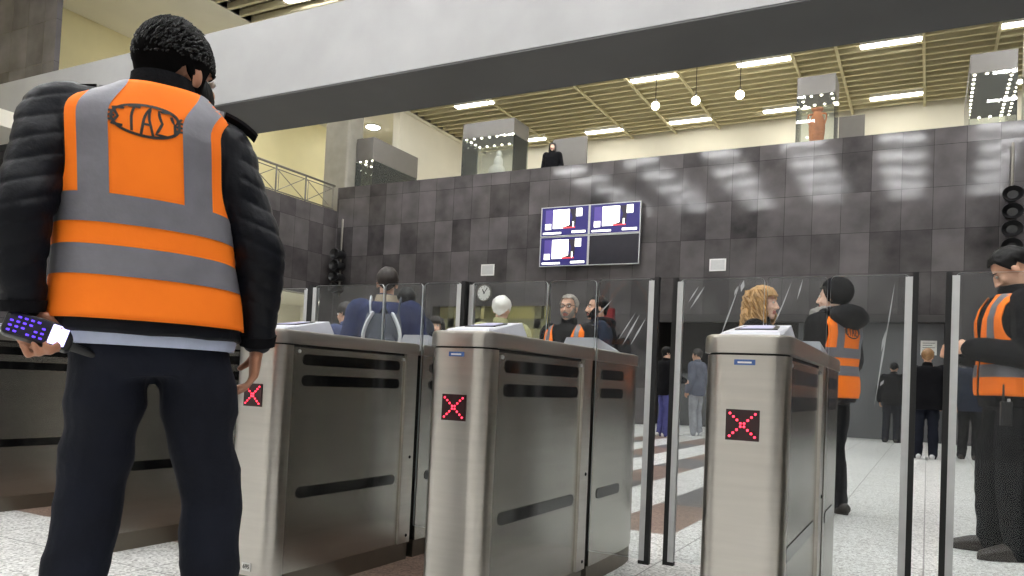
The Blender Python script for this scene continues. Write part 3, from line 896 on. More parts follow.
class Person:
    """one figure, origin between the feet, facing +Y, sized by height"""
    def __init__(s, label, loc, rz, h=1.75, lean=0, roll=0, head=(0, 0, 0), arms=None, legs=None, build=1.0, voxel=.008, headshift=(0, 0, 0), sway=0.0, neck=0.0):
        s.root_args = (label, loc, rz)
        s.k = h / 1.75; s.vox = voxel; s.bd = build; s.sway = sway; s.neck = neck
        s.rot = Matrix.Rotation(roll, 4, 'Y') @ Matrix.Rotation(-lean, 4, 'X')
        s.hp = V((0, 0, .95))
        s.headM = Matrix.Translation(s.T(V((0, .015, 1.625)) + V(headshift))) @ s.rot @ Euler((head[1], head[2], head[0]), 'ZXY'.replace('ZXY', 'XYZ')).to_matrix().to_4x4()
        A = {'l': [(-.19 * build, 0, 1.405), (-.25 * build, -.03, 1.13), (-.25, .06, .89)], 'r': [(.19 * build, 0, 1.405), (.25 * build, -.03, 1.13), (.25, .06, .89)]}
        if arms:
            for q in arms: A[q] = arms[q]
        s.arm = {q: [s.T(V(p)) for p in A[q][:3]] + list(A[q][3:]) for q in A}
        Lg = {'l': [(-.09, 0, .9), (-.1, .015, .49), (-.11, -.03, .085)], 'r': [(.09, 0, .9), (.1, .015, .49), (.11, -.03, .085)]}
        if legs:
            for q in legs: Lg[q] = legs[q]
        s.leg = {q: [V(p) for p in Lg[q][:3]] + list(Lg[q][3:]) for q in Lg}
        s.toe = {q: (s.leg[q][3] if len(s.leg[q]) > 3 else (-.25 if q == 'r' else .25)) for q in s.leg}

    def T(s, p):
        p = V(p)
        t = max(0, min(1, (p.z - .85) / .25))
        q = s.rot @ (p - s.hp) + s.hp
        u = max(0, min(1, (p.z - 1.4) / .12)); q.x += s.sway * (p.z - .95) + s.neck * u * u * (3 - 2 * u)
        return p.lerp(q, t)

    def torso(s, mb, R, off=0, z0=None, z1=None, e=2.5, n=28, step=.03, bd=None):
        bd = s.bd if bd is None else bd
        z0 = R[0][0] if z0 is None else z0; z1 = R[-1][0] if z1 is None else z1
        m_ = max(2, int((z1 - z0) / step)); rs = []
        for i in range(m_ + 1):
            z = z0 + (z1 - z0) * i / m_
            a, b, y = lerp_rings(R, z)
            rs.append([s.T(p) for p in sring(a * bd + off, b * (1 + (bd - 1) * .7) + off, 0, y, z, n, e)])
        mb.rings(rs)

    def hand(s, mb, q, curl=.5):
        sh, el, wr = s.arm[q][:3]
        info = s.arm[q][3] if len(s.arm[q]) > 3 else {}
        d = V(info['dir']) if 'dir' in info else (wr - el); d = d.normalized()
        nrm = V(info.get('palm', (1, 0, 0) if q == 'l' else (-1, 0, 0)))    # where the palm looks
        nrm = (nrm - d * nrm.dot(d)).normalized()
        side = d.cross(nrm)                       # across the knuckles
        th = side if q == 'l' else -side
        # thumb points forward when the arm hangs
        if 'thumb' in info:
            th = V(info['thumb']); th = (th - d * th.dot(d) - nrm * th.dot(nrm)).normalized()
        curl = info.get('curl', curl)
        mb.tube([wr - d * .03, wr + d * .012, wr + d * .05, wr + d * .088], [(.021, .027), (.019, .03), (.016, .041), (.013, .04)], 12, 3, ell=nrm)
        if 'curls' in info: curls = info['curls']
        else: curls = (curl * .8, curl * .95, curl * 1.05, curl * 1.15)
        for i, (o, L) in enumerate(((.031, .072), (.0105, .082), (-.0105, .077), (-.031, .06))):
            b = wr + d * .084 + th * o; c_ = curls[i]
            pts = [b - d * .02, b]
            ang = 0; p = b
            for seg, fr in ((.45, .9), (.3, 1.1), (.25, .8)):
                ang += c_ * fr
                dd = d * math.cos(ang) + nrm * math.sin(ang)
                p = p + dd * L * seg; pts.append(p)
            mb.tube(pts, [.0095, .0098, .009, .0083, .0072], 8, 3)
        b = wr + d * .025 + th * .03
        mb.tube([wr + d * .01 + th * .012, b, b + (th * .55 + d * .75 + nrm * .35).normalized() * .036, b + (th * .4 + d * .85 + nrm * .6 * (.6 + curl)).normalized() * .066], [.014, .0135, .011, .0085], 8, 3)

    def make(s, skin, shoes='shoe', face=True):
        label, loc, rz = s.root_args
        mb = MB()
        s.torso(mb, [(z, a * .86, b * .86, y) for z, a, b, y in TORSO])
        for q in 'lr':
            sh, el, wr = s.arm[q][:3]
            mb.tube([sh, sh.lerp(el, .4), el, el.lerp(wr, .35), wr], [.05, .046, .038, .04, .027], 10, 4)
            s.hand(mb, q)
            hp, kn, an = s.leg[q][:3]
            mb.tube([hp, hp.lerp(kn, .4), kn, kn.lerp(an, .35), an], [.082, .074, .052, .052, .036], 12, 4)
            t = s.toe[q]; fd = V((math.sin(t) * -1 if q == 'l' else -math.sin(t), math.cos(t), 0))
            fd = V(((-1 if q == 'l' else 1) * abs(math.sin(t)), math.cos(t), 0))
            mb.tube([an + V((0, 0, -.045)) - fd * .04, an + V((0, 0, -.04)) + fd * .05, an + V((0, 0, -.055)) + fd * .16], [(.035, .04), (.04, .036), (.036, .024)], 10, 3)
        # neck and head
        hM = s.headM
        nk = s.T((0, -.012, 1.42)); hb = hM @ V((0, -.02, -.06))
        mb.tube([nk, nk.lerp(hb, .5), hb], [.062, .056, .056], 12, 3)
        hd = MB()
        hd.ell((0, -.012, .035), (.074, .096, .088), None, 20, 14)
        hd.ell((0, .03, -.035), (.059, .064, .078), None, 18, 12)
        hd.ell((0, .068, -.098), (.026, .022, .02), None, 12, 8)
        hd.ell((0, .078, .028), (.045, .014, .012), None, 12, 8)
        for sx in (-1, 1):
            hd.ell((sx * .036, .066, -.03), (.022, .022, .022), None, 12, 8)
            hd.ell((sx * .0755, -.008, -.012), (.01, .02, .031), Matrix.Rotation(sx * -.25, 3, 'Z') @ Matrix.Rotation(-.15, 3, 'X'), 12, 8)
            hd.ell((sx * .012, .1, -.036), (.008, .01, .008), None, 8, 6)
        hd.tube([(0, .088, .022), (0, .1, -.005), (0, .113, -.032)], [.009, .011, .012], 8, 3)
        hd.ell((0, .09, -.062), (.024, .009, .007), None, 12, 8)
        hd.ell((0, .088, -.074), (.02, .009, .007), None, 12, 8)
        hd.xf(hM)
        mb.v, mb.f, mb.m = mb.v + hd.v, mb.f + [tuple(i + len(mb.v) for i in q) for q in hd.f], mb.m + hd.m
        o = remesh(mb, 'person', [M[skin], M['lips']], s.vox)
        s.o = o
        inv = hM.inverted()
        for p in o.data.polygons:
            c_ = inv @ p.center
            if c_.y > .082 and abs(c_.x) < .026 and -.081 < c_.z < -.056: p.material_index = 1
        o.location = loc; o.rotation_euler = (0, 0, rz); o.scale = (s.k,) * 3
        tag(o, label, 'person')
        if face:
            for sx in (-1, 1):
                e = MB(); e.ell((0, 0, 0), (.0125, .008, .0085), None, 14, 10)
                me = e.v
                ob = e.xf(hM @ Matrix.Translation((sx * .031, .0865, .008))).build('eye', [M['eye'], M['iris']], o)
                for p in ob.data.polygons:
                    c_ = inv @ p.center
                    if math.hypot(c_.x - sx * .031, c_.z - .008) < .0058 and c_.y > .0865: p.material_index = 1
        return o

    def trousers(s, m_, r=(.1, .078, .07), disp=None, flare=0, z0=None):
        mb = MB()
        s.torso(mb, [(.82, .14, .1, 0), (.88, .172, .122, 0), (.98, .168, .116, 0), (1.03, .158, .11, 0)])
        for q in 'lr':
            hp, kn, an = s.leg[q][:3]
            e = an + V((0, 0, -.03))
            mb.tube([hp, hp.lerp(kn, .45), kn, kn.lerp(e, .4), e], [r[0], r[0] * .93, r[1], r[1] * .98, r[2] + flare], 14, 5, cap=True)
        return remesh(mb, 'trousers', m_, max(s.vox, .008), s.o, 4, disp or (lambda p: fold(p, .009)))

    def jacket(s, m_, hem=.82, off=.026, sl=.022, ridges=0, disp=None, name='jacket', neck=1.47, collar=True, cuff=True, only=None):
        mb = MB()
        s.torso(mb, TORSO, off, hem, neck)
        for q in 'lr':
            sh, el, wr = s.arm[q][:3]
            inn = sh.lerp(V((0, 0, 1.36)), .35)
            wr2 = wr.lerp(el, .06)
            pts = [inn, sh, sh.lerp(el, .33), sh.lerp(el, .67), el, el.lerp(wr2, .35), el.lerp(wr2, .7), wr2]
            rr = [.06, .062, .058, .053, .049, .046, .041, .035]
            mb.tube(pts, [x + sl for x in rr], 14, 5)
        if collar:
            a = s.T((0, -.012, 1.43)); b = s.T((0, .0, 1.535))
            mb.tube([a, b], [.083, .072], 14, 3, cap=False)
            mb.rings([])if False else None
        return remesh(mb, name, m_, max(s.vox, .007), s.o, 3, disp or (lambda p: fold(p, .008)))

    def surf(s, R, off, n=2.5):
        """back / front surface functions of the torso shell"""
        def fn(x, z, side=-1, e=0, wr=.006):
            a, b, y = lerp_rings(R, z)
            a = a * s.bd + off; b = b * (1 + (s.bd - 1) * .7) + off
            t = min(1, abs(x) / a)
            yy = b * (1 - t ** n) ** (1 / n)
            q = noise.noise(V((x * 5, side * 3, z * 9))) * wr + noise.noise(V((x * 14 + z * 10, side, z * 8))) * wr * .35
            return s.T((x, y + side * (yy + q + e), z))
        return fn

    def shoes(s, m_):
        for q in 'lr':
            an = s.leg[q][2]; t = s.toe[q]
            fd = V(((-1 if q == 'l' else 1) * abs(math.sin(t)), math.cos(t), 0))
            mb = MB()
            b = V((an.x, an.y, an.z))
            mb.tube([b + V((0, 0, -.04)) - fd * .045, b + V((0, 0, -.038)) + fd * .06, b + V((0, 0, -.055)) + fd * .185], [(.043, .044), (.046, .044), (.038, .026)], 14, 4)
            mb.tube([b + V((0, 0, .04)), b + V((0, 0, -.03))], [.05, .046], 12, 2)
            sd = V((-fd.y, fd.x, 0)); z0 = an.z - .085
            out = []
            for k in range(20):
                a = 2 * PI * k / 20
                out.append(b + fd * (.07 + .148 * math.cos(a)) + sd * .047 * math.sin(a))
            mb.rings([[V((p.x, p.y, z0)) for p in out], [V((p.x, p.y, z0 + .03)) for p in out]])
            o = remesh(mb, 'shoe', m_, max(.006, s.vox * .8), s.o, 2)

    def hair(s, m_, thick=.016, back=-.07, front=.075, side=-.03, rough=.005, seed=1, top=.0, name='hair', jit=40, curtain=None):
        """short cap of hair with a shaped hairline"""
        n, kk = 48, 18; rs = []
        def zl(az):                      # az: 0 front .. pi back
            t = az / PI
            if t < .28: return front - .005 * t
            if t < .42: return front + (side - front) * ((t - .28) / .14)
            if t < .5: return side
            if t < .6: return side + (.02 - side) * ((t - .5) / .1)
            return .02 + (back - .02) * ((t - .6) / .4) ** .6
        for i in range(kk + 1):
            ring = []
            for j in range(n):
                a = 2 * PI * j / n; az = abs((a - PI / 2 + PI) % (2 * PI) - PI)
                zb = zl(az)
                z1 = (.088 + thick + top)
                u = i / kk
                # elliptical profile from the crown down to the hairline
                zz = zb + (z1 - .035 - zb)
                lo = max(-1, min(1, (zb - .035) / z1)); th_ = math.asin(lo) + (PI / 2 - math.asin(lo)) * (1 - u)
                rx, ry = .074 + thick, .096 + thick
                if th_ < 0: sc_ = 1 - .10 * (-th_)
                else: sc_ = 1
                c = math.cos(max(th_, -.35) if th_ < 0 else th_)
                p = V((rx * c * math.cos(a) * sc_, -.012 + ry * c * math.sin(a) * sc_, .035 + z1 * math.sin(th_)))
                d = noise.noise(p * jit + V((seed, 0, 0))) * rough + noise.noise(p * jit * 2.3) * rough * .6
                p += (p - V((0, -.012, .03))).normalized() * d * min(1, u + .8)
                ring.append(p)
            rs.append(ring)
        rs.append([V((p.x * .84, (p.y + .012) * .84 - .012, p.z + .004)) for p in rs[-1]])
        mb = MB(); mb.rings(rs); mb.xf(s.headM)
        return mb.build(name, m_, s.o)

    def beard(s, m_, thick=.008):
        mb = MB(); n, kk = 28, 10; rs = []
        for i in range(kk + 1):
            ring = []
            for j in range(n):
                a = PI * (-.08 + 1.16 * j / (n - 1))
                az = abs(a - PI / 2)
                zt = -.05 if az < .35 else (-.05 + .055 * min(1, (az - .35) / .9))
                zt = -.086 if az < .4 else -.086 + .085 * min(1, (az - .4) / .95)
                z = zt + (-.125 - zt) * i / kk
                cz = (z + .035) / (.082)
                r = math.sqrt(max(0, 1 - cz * cz)) if abs(cz) < 1 else 0
                q = V(((.06 + thick) * r * math.cos(a), .03 + (.068 + thick) * r * math.sin(a), z))
                q += V((0, 1, 0)) * (.012 if az < .6 and z < -.08 else 0)
                q += q.normalized() * noise.noise(q * 60) * .003
                ring.append(q)
            rs.append(ring)
        mb.rings(rs, cap=False, closed=False); mb.xf(s.headM)
        b = mb.build('beard', m_, s.o)
        mu = MB(); mu.tube([(-.027, .089, -.062), (-.012, .101, -.051), (0, .103, -.05), (.012, .101, -.051), (.027, .089, -.062)], [.004, .006, .006, .006, .004], 8, 3)
        mu.xf(s.headM).build('moustache', m_, s.o)

    def brows(s, m_):
        for sx in (-1, 1):
            MB().tube([(sx * .014, .094, .026), (sx * .032, .09, .031), (sx * .05, .078, .026)], [.004, .0045, .003], 6, 3).xf(s.headM).build('eyebrow', m_, s.o)

    def vest(s, R=None, off=.042, hem=.86, top=1.472, openf=0, arm_cut=.2, strips=(1.2, 1.07), vx=.11, sw=.03, hw=.036, nx=40):
        R = R or TORSO; fn = s.surf(R, off)
        nz = 44; mb = MB(); idx = {}
        verts = []; fs = []
        def xm(z):
            a = lerp_rings(R, z)[0] * s.bd + off
            if z <= 1.16: return a
            u = (z - 1.16) / (1.42 - 1.16)
            return min(a, arm_cut + .05 * max(0, 1 - u * 2.0) ** 2)
        def xp(z, j, side):
            x = xm(z) * math.sin(PI / 2 * (-1 + 2 * j / nx))
            if side == 1 and openf:
                g = openf * max(.12, (z - 1.05) / .35)
                x = math.copysign(g + (xm(z) - g) * abs(2 * j / nx - 1), j - nx / 2 + .001)
            return x
        for side in (-1, 1):
            for i in range(nz + 1):
                z = hem + (top - hem) * i / nz
                for j in range(nx + 1):
                    idx[side, i, j] = len(verts); verts.append(fn(xp(z, j, side), z, side))
            for i in range(nz):
                for j in range(nx):
                    if side == 1 and openf and j in (nx // 2, nx // 2 - 1): continue
                    q = (idx[side, i, j], idx[side, i, j + 1], idx[side, i + 1, j + 1], idx[side, i + 1, j])
                    fs.append(q if side == -1 else q[::-1])
        mb.add(verts, fs)
        vo = mb.build('hi_vis_vest', M['vest'], s.o)
        so = vo.modifiers.new('thickness', 'SOLIDIFY'); so.thickness = .004; so.offset = -1
        # reflective strips follow the cloth
        for zc in strips:
            b = MB()
            for side in (-1, 1):
                rs = []
                for i in range(5):
                    z = zc - hw + 2 * hw * i / 4
                    row = [fn(xp(z, j, side) * 1.002, z, side, .003) for j in range(nx + 1)]
                    rs.append(row)
                if side == 1 and openf:
                    h = nx // 2
                    for sl_ in (slice(0, h), slice(h + 1, nx + 1)):
                        b.rings([r[sl_][::-1] for r in rs], cap=False, closed=False)
                else: b.rings([r if side == -1 else r[::-1] for r in rs], cap=False, closed=False)
            b.build('reflective_strip', M['strip'], vo)
        for sx in (-1, 1):
            b = MB()
            rs = []
            for i in range(24):
                z = strips[0] + hw + (top - strips[0] - hw) * i / 23
                rs.append([fn(sx * vx - sw + 2 * sw * j / 6, z, -1, .003) for j in range(7)])
            b.rings(rs, cap=False, closed=False)
            rs = []
            for i in range(24):
                z = strips[0] + hw + (top - strips[0] - hw) * i / 23
                rs.append([fn(sx * vx + sw - 2 * sw * j / 6, z, 1, .003) for j in range(7)])
            if vx - sw > openf: b.rings(rs, cap=False, closed=False)
            b.build('reflective_strip', M['strip'], vo)
        return vo, fn


def emblem(fn, vo, zc, w_=.097, h=.045, th=.006, xc=0):
    """oval emblem with Greek letters and side bars, sewn on the back"""
    b = MB()

    def stroke(pts, t=th):
        """flat ribbon along a polyline on the back; x to the right as seen from behind"""
        P = []
        for (x0, z0), (x1, z1) in zip(pts, pts[1:]):
            m_ = max(1, int(math.hypot(x1 - x0, z1 - z0) / .008))
            for k in range(m_): P.append((x0 + (x1 - x0) * k / m_, z0 + (z1 - z0) * k / m_))
        P.append(pts[-1])
        L, Rr = [], []
        for i, p in enumerate(P):
            a = P[max(i - 1, 0)]; c_ = P[min(i + 1, len(P) - 1)]
            dx, dz = c_[0] - a[0], c_[1] - a[1]; l = math.hypot(dx, dz) or 1
            nx_, nz_ = -dz / l * t / 2, dx / l * t / 2
            L.append(fn(xc + p[0] + nx_, zc + p[1] + nz_, -1, .0025)); Rr.append(fn(xc + p[0] - nx_, zc + p[1] - nz_, -1, .0025))
        b.rings([Rr, L], cap=False, closed=False)
    # pointed oval
    for sg in (1, -1):
        stroke([(w_ * math.cos(PI * k / 28), sg * h * math.sin(PI * k / 28) ** .85) for k in range(29)], th * 1.1)
    for sx in (-1, 1):
        for dz in (-.011, 0, .011):
            stroke([(sx * w_ * .9, dz), (sx * w_ * 1.22, dz)], th * .95)
    # sigma, tau, alpha, sigma, upsilon
    def L_(cx, hh, segs, wd):
        for sg in segs: stroke([(cx + x * wd, z * hh) for x, z in sg])
    L_(-.062, .022, [[(1, 1), (-1, .95), (.2, 0), (-1, -.95), (1, -1)]], .012)
    L_(-.031, .031, [[(-1, 1), (1, 1)], [(0, 1), (0, -1)]], .013)
    L_(.002, .036, [[(-1, -1), (0, 1), (1, -1)], [(-.55, -.25), (.55, -.25)]], .013)
    L_(.034, .031, [[(1, 1), (-1, .95), (.2, 0), (-1, -.95), (1, -1)]], .012)
    L_(.064, .022, [[(-1, 1), (0, .1), (1, 1)], [(0, .1), (0, -1)]], .012)
    return b.build('emblem', M['ink'], vo)


def fold(p, amp, k=1.0):
    q = V((p.x * 9 * k, p.y * 9 * k, p.z * 13 * k))
    a = noise.noise(q)
    r = 1 - abs(noise.noise(q * .7 + V((3, 1, 7)))) * 2
    return amp * (.7 * a + .5 * r - .2)


def ground(px, py, h):     # where a head top seen at that image point stands, for a figure of height h
    d_ = Fw + R2 * ((px - 512) / f) + U2 * ((cy - py) / f)
    t = (h - H) / d_.z
    return (d_.x * t, d_.y * t, 0)


def facing(px, turn=0):    # heading of somebody looking straight away from the camera at that column, plus turn
    return ya + math.atan((512 - px) / f) + math.radians(turn)


R_ = math.radians
# ---- the officer in the foreground
dD = Fw + R2 * ((146 - 512) / f) + U2 * ((cy - 363) / f)
mx = V((dD.x, dD.y, 0)) * 2.1
LD = V((.95, .0, -.26)).normalized()
p = Person('officer in orange vest and black quilted jacket, back to camera, holding a handheld', mx, R_(54), 1.865, lean=R_(3), roll=R_(2.2),
           head=(R_(-52), R_(4), 0), build=1.12, voxel=.0055, headshift=(.036, .0, -.035), sway=-.115, neck=.048,
           arms={'l': [(-.195, -.01, 1.42), (-.262, -.1, 1.15), (-.264, -.07, .94), dict(dir=(.45, 0, -.89), palm=(0, -1, .1), thumb=(.2, 0, 1), curls=(.75, .85, .95, 1.0))],
                 'r': [(.19, -.01, 1.41), (.272, -.05, 1.14), (.268, .02, .905), dict(dir=(-.05, .05, -1), palm=(-1, .1, 0), thumb=(0, 1, 0), curl=.45)]},
           legs={'l': [(-.075, 0, .87), (-.108, .03, .49), (-.16, -.03, .085)], 'r': [(.105, 0, .87), (.172, .03, .49), (.19, -.02, .085)]})
man = p.make('skin_tan')
FT = [(.8, .158, .112, 0), (.9, .178, .125, 0), (1.0, .172, .122, 0), (1.1, .162, .118, 0), (1.2, .158, .12, 0), (1.3, .16, .122, 0), (1.38, .165, .115, -.012), (1.43, .16, .1, -.018), (1.465, .135, .085, -.02), (1.5, .09, .07, -.018), (1.53, .06, .055, -.012)]


def puffer(p_):
    q = abs(((p_.z * 1.0 + abs(p_.x) * .35 - p_.y * .15) / .05) % 1 - .5) * 2
    return .0035 * (1 - q ** 3) - .003 + fold(p_, .009) if abs(p_.x) > .19 else fold(p_, .004)


mb = MB()
p.torso(mb, FT, .022, .9, 1.5)
for q in 'lr':
    sh, el, wr = p.arm[q][:3]
    inn = V((sh.x * .5, sh.y - .015, sh.z + .022)); w2 = wr.lerp(el, .08)
    mb.tube([inn, sh, sh.lerp(el, .33), sh.lerp(el, .67), el, el.lerp(w2, .4), el.lerp(w2, .75), w2], [.06, .075, .072, .067, .064, .058, .05, .045], 18, 6)
remesh(mb, 'jacket', M['jacket_puffer'], .0055, p.o, 3, puffer)
for q in 'lr':
    sh, el, wr = p.arm[q][:3]
    a = wr.lerp(el, .1); c_ = wr.lerp(el, -.02)
    MB().tube([a, c_], [.05, .046], 18, 2, cap=False).build('cuff', M['jacket_black'], man)
cl = MB()
rs = []
for z, a, b in ((1.47, .09, .088), (1.5, .086, .084), (1.54, .08, .078), (1.556, .078, .076), (1.553, .07, .068), (1.5, .066, .062)):
    rs.append([p.T((a * math.cos(2 * PI * k / 28), -.015 + b * math.sin(2 * PI * k / 28), z + (.006 if math.sin(2 * PI * k / 28) < 0 else -.02))) for k in range(28)])
cl.rings(rs, cap=False).build('collar', M['jacket_black'], man)
sh = MB(); p.torso(sh, FT, .014, .874, .94); sh.build('shirt', M['shirt'], man)
vo, fn = p.vest(FT, .03, .93, 1.515, 0, .172, (1.18, 1.06), .114, .033, .034)
emblem(fn, vo, 1.4, .074, .039)
mb = MB()
p.torso(mb, [(.8, .13, .1, 0), (.86, .16, .118, 0), (.93, .158, .108, 0), (1.0, .14, .1, 0)])
for q in 'lr':
    hp, kn, an = p.leg[q][:3]
    mb.tube([hp, hp.lerp(kn, .3), hp.lerp(kn, .65), kn, kn.lerp(an, .4), an + V((0, 0, -.03))], [(.092, .108), (.094, .108), (.084, .095), .076, .075, .071], 16, 5, ell=(1, 0, 0))
remesh(mb, 'trousers', M['trousers_dark'], .008, man, 4, lambda q: fold(q, .013, .9))
p.shoes(M['shoe'])
p.hair(M['hair_matt'], .015, -.085, .08, -.05, .004, 3, .008)
# short wet tufts
tf = MB(); rnd = random.Random(5)
for k in range(1500):
    a = rnd.uniform(0, 2 * PI); el_ = math.asin(rnd.uniform(-.1, 1))
    base = V((.086 * math.cos(el_) * math.cos(a), -.012 + .107 * math.cos(el_) * math.sin(a), .035 + .108 * math.sin(el_)))
    nrm = (base - V((0, -.012, .035))).normalized()
    fl = V((rnd.uniform(-.25, .25), .75, .25 + rnd.uniform(-.2, .4)))
    fl = (fl - nrm * fl.dot(nrm)).normalized()
    L = rnd.uniform(.016, .03) * (.35 + .65 * math.sin(el_))
    tf.tube([base - nrm * .004, base + nrm * L * .2 + fl * L * .45, base + nrm * L * .3 + fl * L * 1.15], [.0044, .004, .001], 5, 1, cap=False)
tf.xf(p.headM).build('hair_tufts', M['hair_black'], man)
p.beard(M['hair_black'], .007); p.brows(M['hair_black'])
for sx in (-1, 1):
    e = MB(); rs = []
    for t in range(7):
        u = t / 6; x = sx * (.15 + .1 * u); z = 1.497 - .022 * u - .02 * u * u
        rs.append([p.T((x, y_, z + dz)) for y_, dz in ((-.05, .0), (-.05, .007), (.0, .007), (.0, .0))])
    e.rings(rs).build('epaulette', M['jacket_black'], man)
# handheld terminal in his left hand
t = empty('handheld_terminal', 'black handheld terminal with violet lit keypad in the near officer\'s left hand', 'handheld device')
LN = V((0, -1, .25)); LN = (LN - LD * LN.dot(LD)).normalized()
mt = Matrix((LD, LN.cross(LD), LN)).transposed().to_4x4()
mt.translation = p.arm['l'][2] + V((.45, 0, -.89)) * .06 + LD * .012 + LN * .03
t.matrix_world = Matrix.Translation(mx) @ Matrix.Rotation(R_(54), 4, 'Z') @ Matrix.Scale(1.865 / 1.75, 4) @ mt
MB().prism(rrect(-.075, .07, -.03, .03, .014), -.012, .014, .006).build('body', M['blackplastic'], t)
MB().tube([(.065, -.012, 0), (.115, -.016, 0)], [.011, .009], 10, 2).build('antenna', M['rubber'], t)
MB().prism(rrect(.02, .055, -.023, .023, .003), .0135, .016).build('display', emit('pale lit display', (206, 200, 255), 1.3), t)
kp = MB().prism(rrect(-.066, .014, -.025, .025, .004), .0135, .0145).build('keypad', mat('violet black keypad', (16, 10, 40), .4, noise_s=30, var=.1), t)
ke = emit('violet lit key', (92, 56, 255), 1.2)
for i in range(6):
    for j in range(4):
        if (i * 7 + j * 3) % 5 == 4: continue
        MB().prism(rrect(-.063 + i * .013, -.063 + i * .013 + .007, -.021 + j * .0115, -.021 + j * .0115 + .004, .001, 2), .0145, .0158).build('key', ke, kp)
# ---- everybody else; each stands where the image shows the head, with feet on the floor
def away(px, turn): return facing(px, turn)


def shell(p, rings, m_, name, inner=.9):
    return MB().rings(rings, cap=False).build(name, m_, p.o)


# man with backpack
g = ground(388, 268, 1.76); rz = away(388, -4)
p = Person('man in navy jacket seen from behind, carrying a grey backpack, beyond the glass', g, rz, 1.76, head=(R_(4), 0, 0), build=1.12)
p.make('skin'); p.jacket(M['jacket_navy'], .78, .034, .03); p.trousers(M['trousers_dark']); p.shoes(M['shoe']); p.hair(M['hair_brown'], .014)
for q in ((.075, 1.5),):
    rs = [[p.T((a * math.cos(2 * PI * k / 24), -.01 + b * math.sin(2 * PI * k / 24), z)) for k in range(24)] for z, a, b in ((1.46, .1, .095), (1.5, .088, .084), (1.53, .08, .076), (1.528, .07, .066))]
    MB().rings(rs, cap=False).build('collar', mat('beige hood lining', (150, 138, 118), .9, noise_s=20, var=.1), p.o)


def backpack(label, p, trim, x0=.0, w_=.15, z0=.98, z1=1.36, d=.15, body='bag'):
    """follows the wearer's back"""
    t = empty('backpack', label, 'backpack')
    t.matrix_world = p.o.matrix_basis
    yb = -(.118 + .05)
    rs = []
    for u in range(11):
        z = z0 + (z1 - z0) * u / 10
        k = math.sin(PI * (.12 + .8 * u / 10)) ** .5
        rs.append([p.T(q) for q in sring(w_ * (.62 + .38 * k), d / 2 * (.5 + .5 * k), x0, yb - d / 2, z, 24, 3.2)])
    MB().rings(rs).build('body', M[body], t)
    rs = []
    for u in range(8):
        z = z0 + .03 + (z1 - z0) * .5 * u / 7
        k = math.sin(PI * (.1 + .8 * u / 7)) ** .5
        rs.append([p.T(q) for q in sring(w_ * .72 * (.6 + .4 * k), .035 * (.4 + .6 * k), x0, yb - d - .005, z, 20, 3)])
    MB().rings(rs).build('pocket', M[body], t)
    for s in (-1, 1):
        pts = [p.T((x0 + s * w_ * (.5 + .42 * math.sin(PI * u)), yb - d * .98 + .02 * u, z0 + .02 + (z1 - z0) * .95 * u)) for u in (0, .2, .4, .6, .8, 1)]
        MB().tube(pts, [(.014, .046)] * 6, 8, 3).build('side_trim', M[trim], t)
        a, b, y = lerp_rings(TORSO, 1.3)
        pts = [(x0 * .5 + s * .1, yb + .0, z1 - .05), (s * .115, -.1, 1.475), (s * .115, .02, 1.49), (s * .12, .16, 1.37), (s * .135, .165, 1.2), (s * .17, .06, 1.05), (s * .13, yb + .01, z0 + .05)]
        MB().tube([p.T(q) for q in pts], [(.008, .024)] * 7, 8, 4).build('shoulder_strap', M[trim if s < 0 else body], t)
    MB().tube([p.T((x0 - .03, yb - .03, z1 - .005)), p.T((x0 - .015, yb - .05, z1 + .04)), p.T((x0 + .015, yb - .05, z1 + .04)), p.T((x0 + .03, yb - .03, z1 - .005))], [.008] * 4, 8, 3).build('handle', M['bag_black'], t)
    MB().prism(rrect(-.022, .022, -.012, .012, .01), 0, .003).xf(Matrix.Translation(p.T((x0 + .01, yb - d - .045, z0 + .13))) @ Matrix.Rotation(PI / 2, 4, 'X')).build('badge', M['bag_light'], t)
    return t


backpack('grey backpack with pale trim on the back of the man in navy jacket', p, 'bag_light', .0)

# two figures half hidden around him
p = Person('dark-haired person in dark navy jacket half hidden at the right of the backpack wearer', ground(407, 288, 1.7), away(400, 20), 1.7, voxel=.01)
p.make('skin', face=False); p.jacket(M['jacket_dknavy'], .8, .03, .028); p.trousers(M['trousers_black']); p.shoes(M['shoe']); p.hair(M['hair_black'], .014)
p = Person('person in blue grey coat half hidden at the left of the backpack wearer', ground(351, 302, 1.66), away(350, 40), 1.66, voxel=.01, lean=R_(6))
p.make('skin'); p.jacket(M['jacket_bluegrey'], .7, .034, .03); p.trousers(M['trousers_black']); p.shoes(M['shoe']); p.hair(M['hair_brown'], .016)


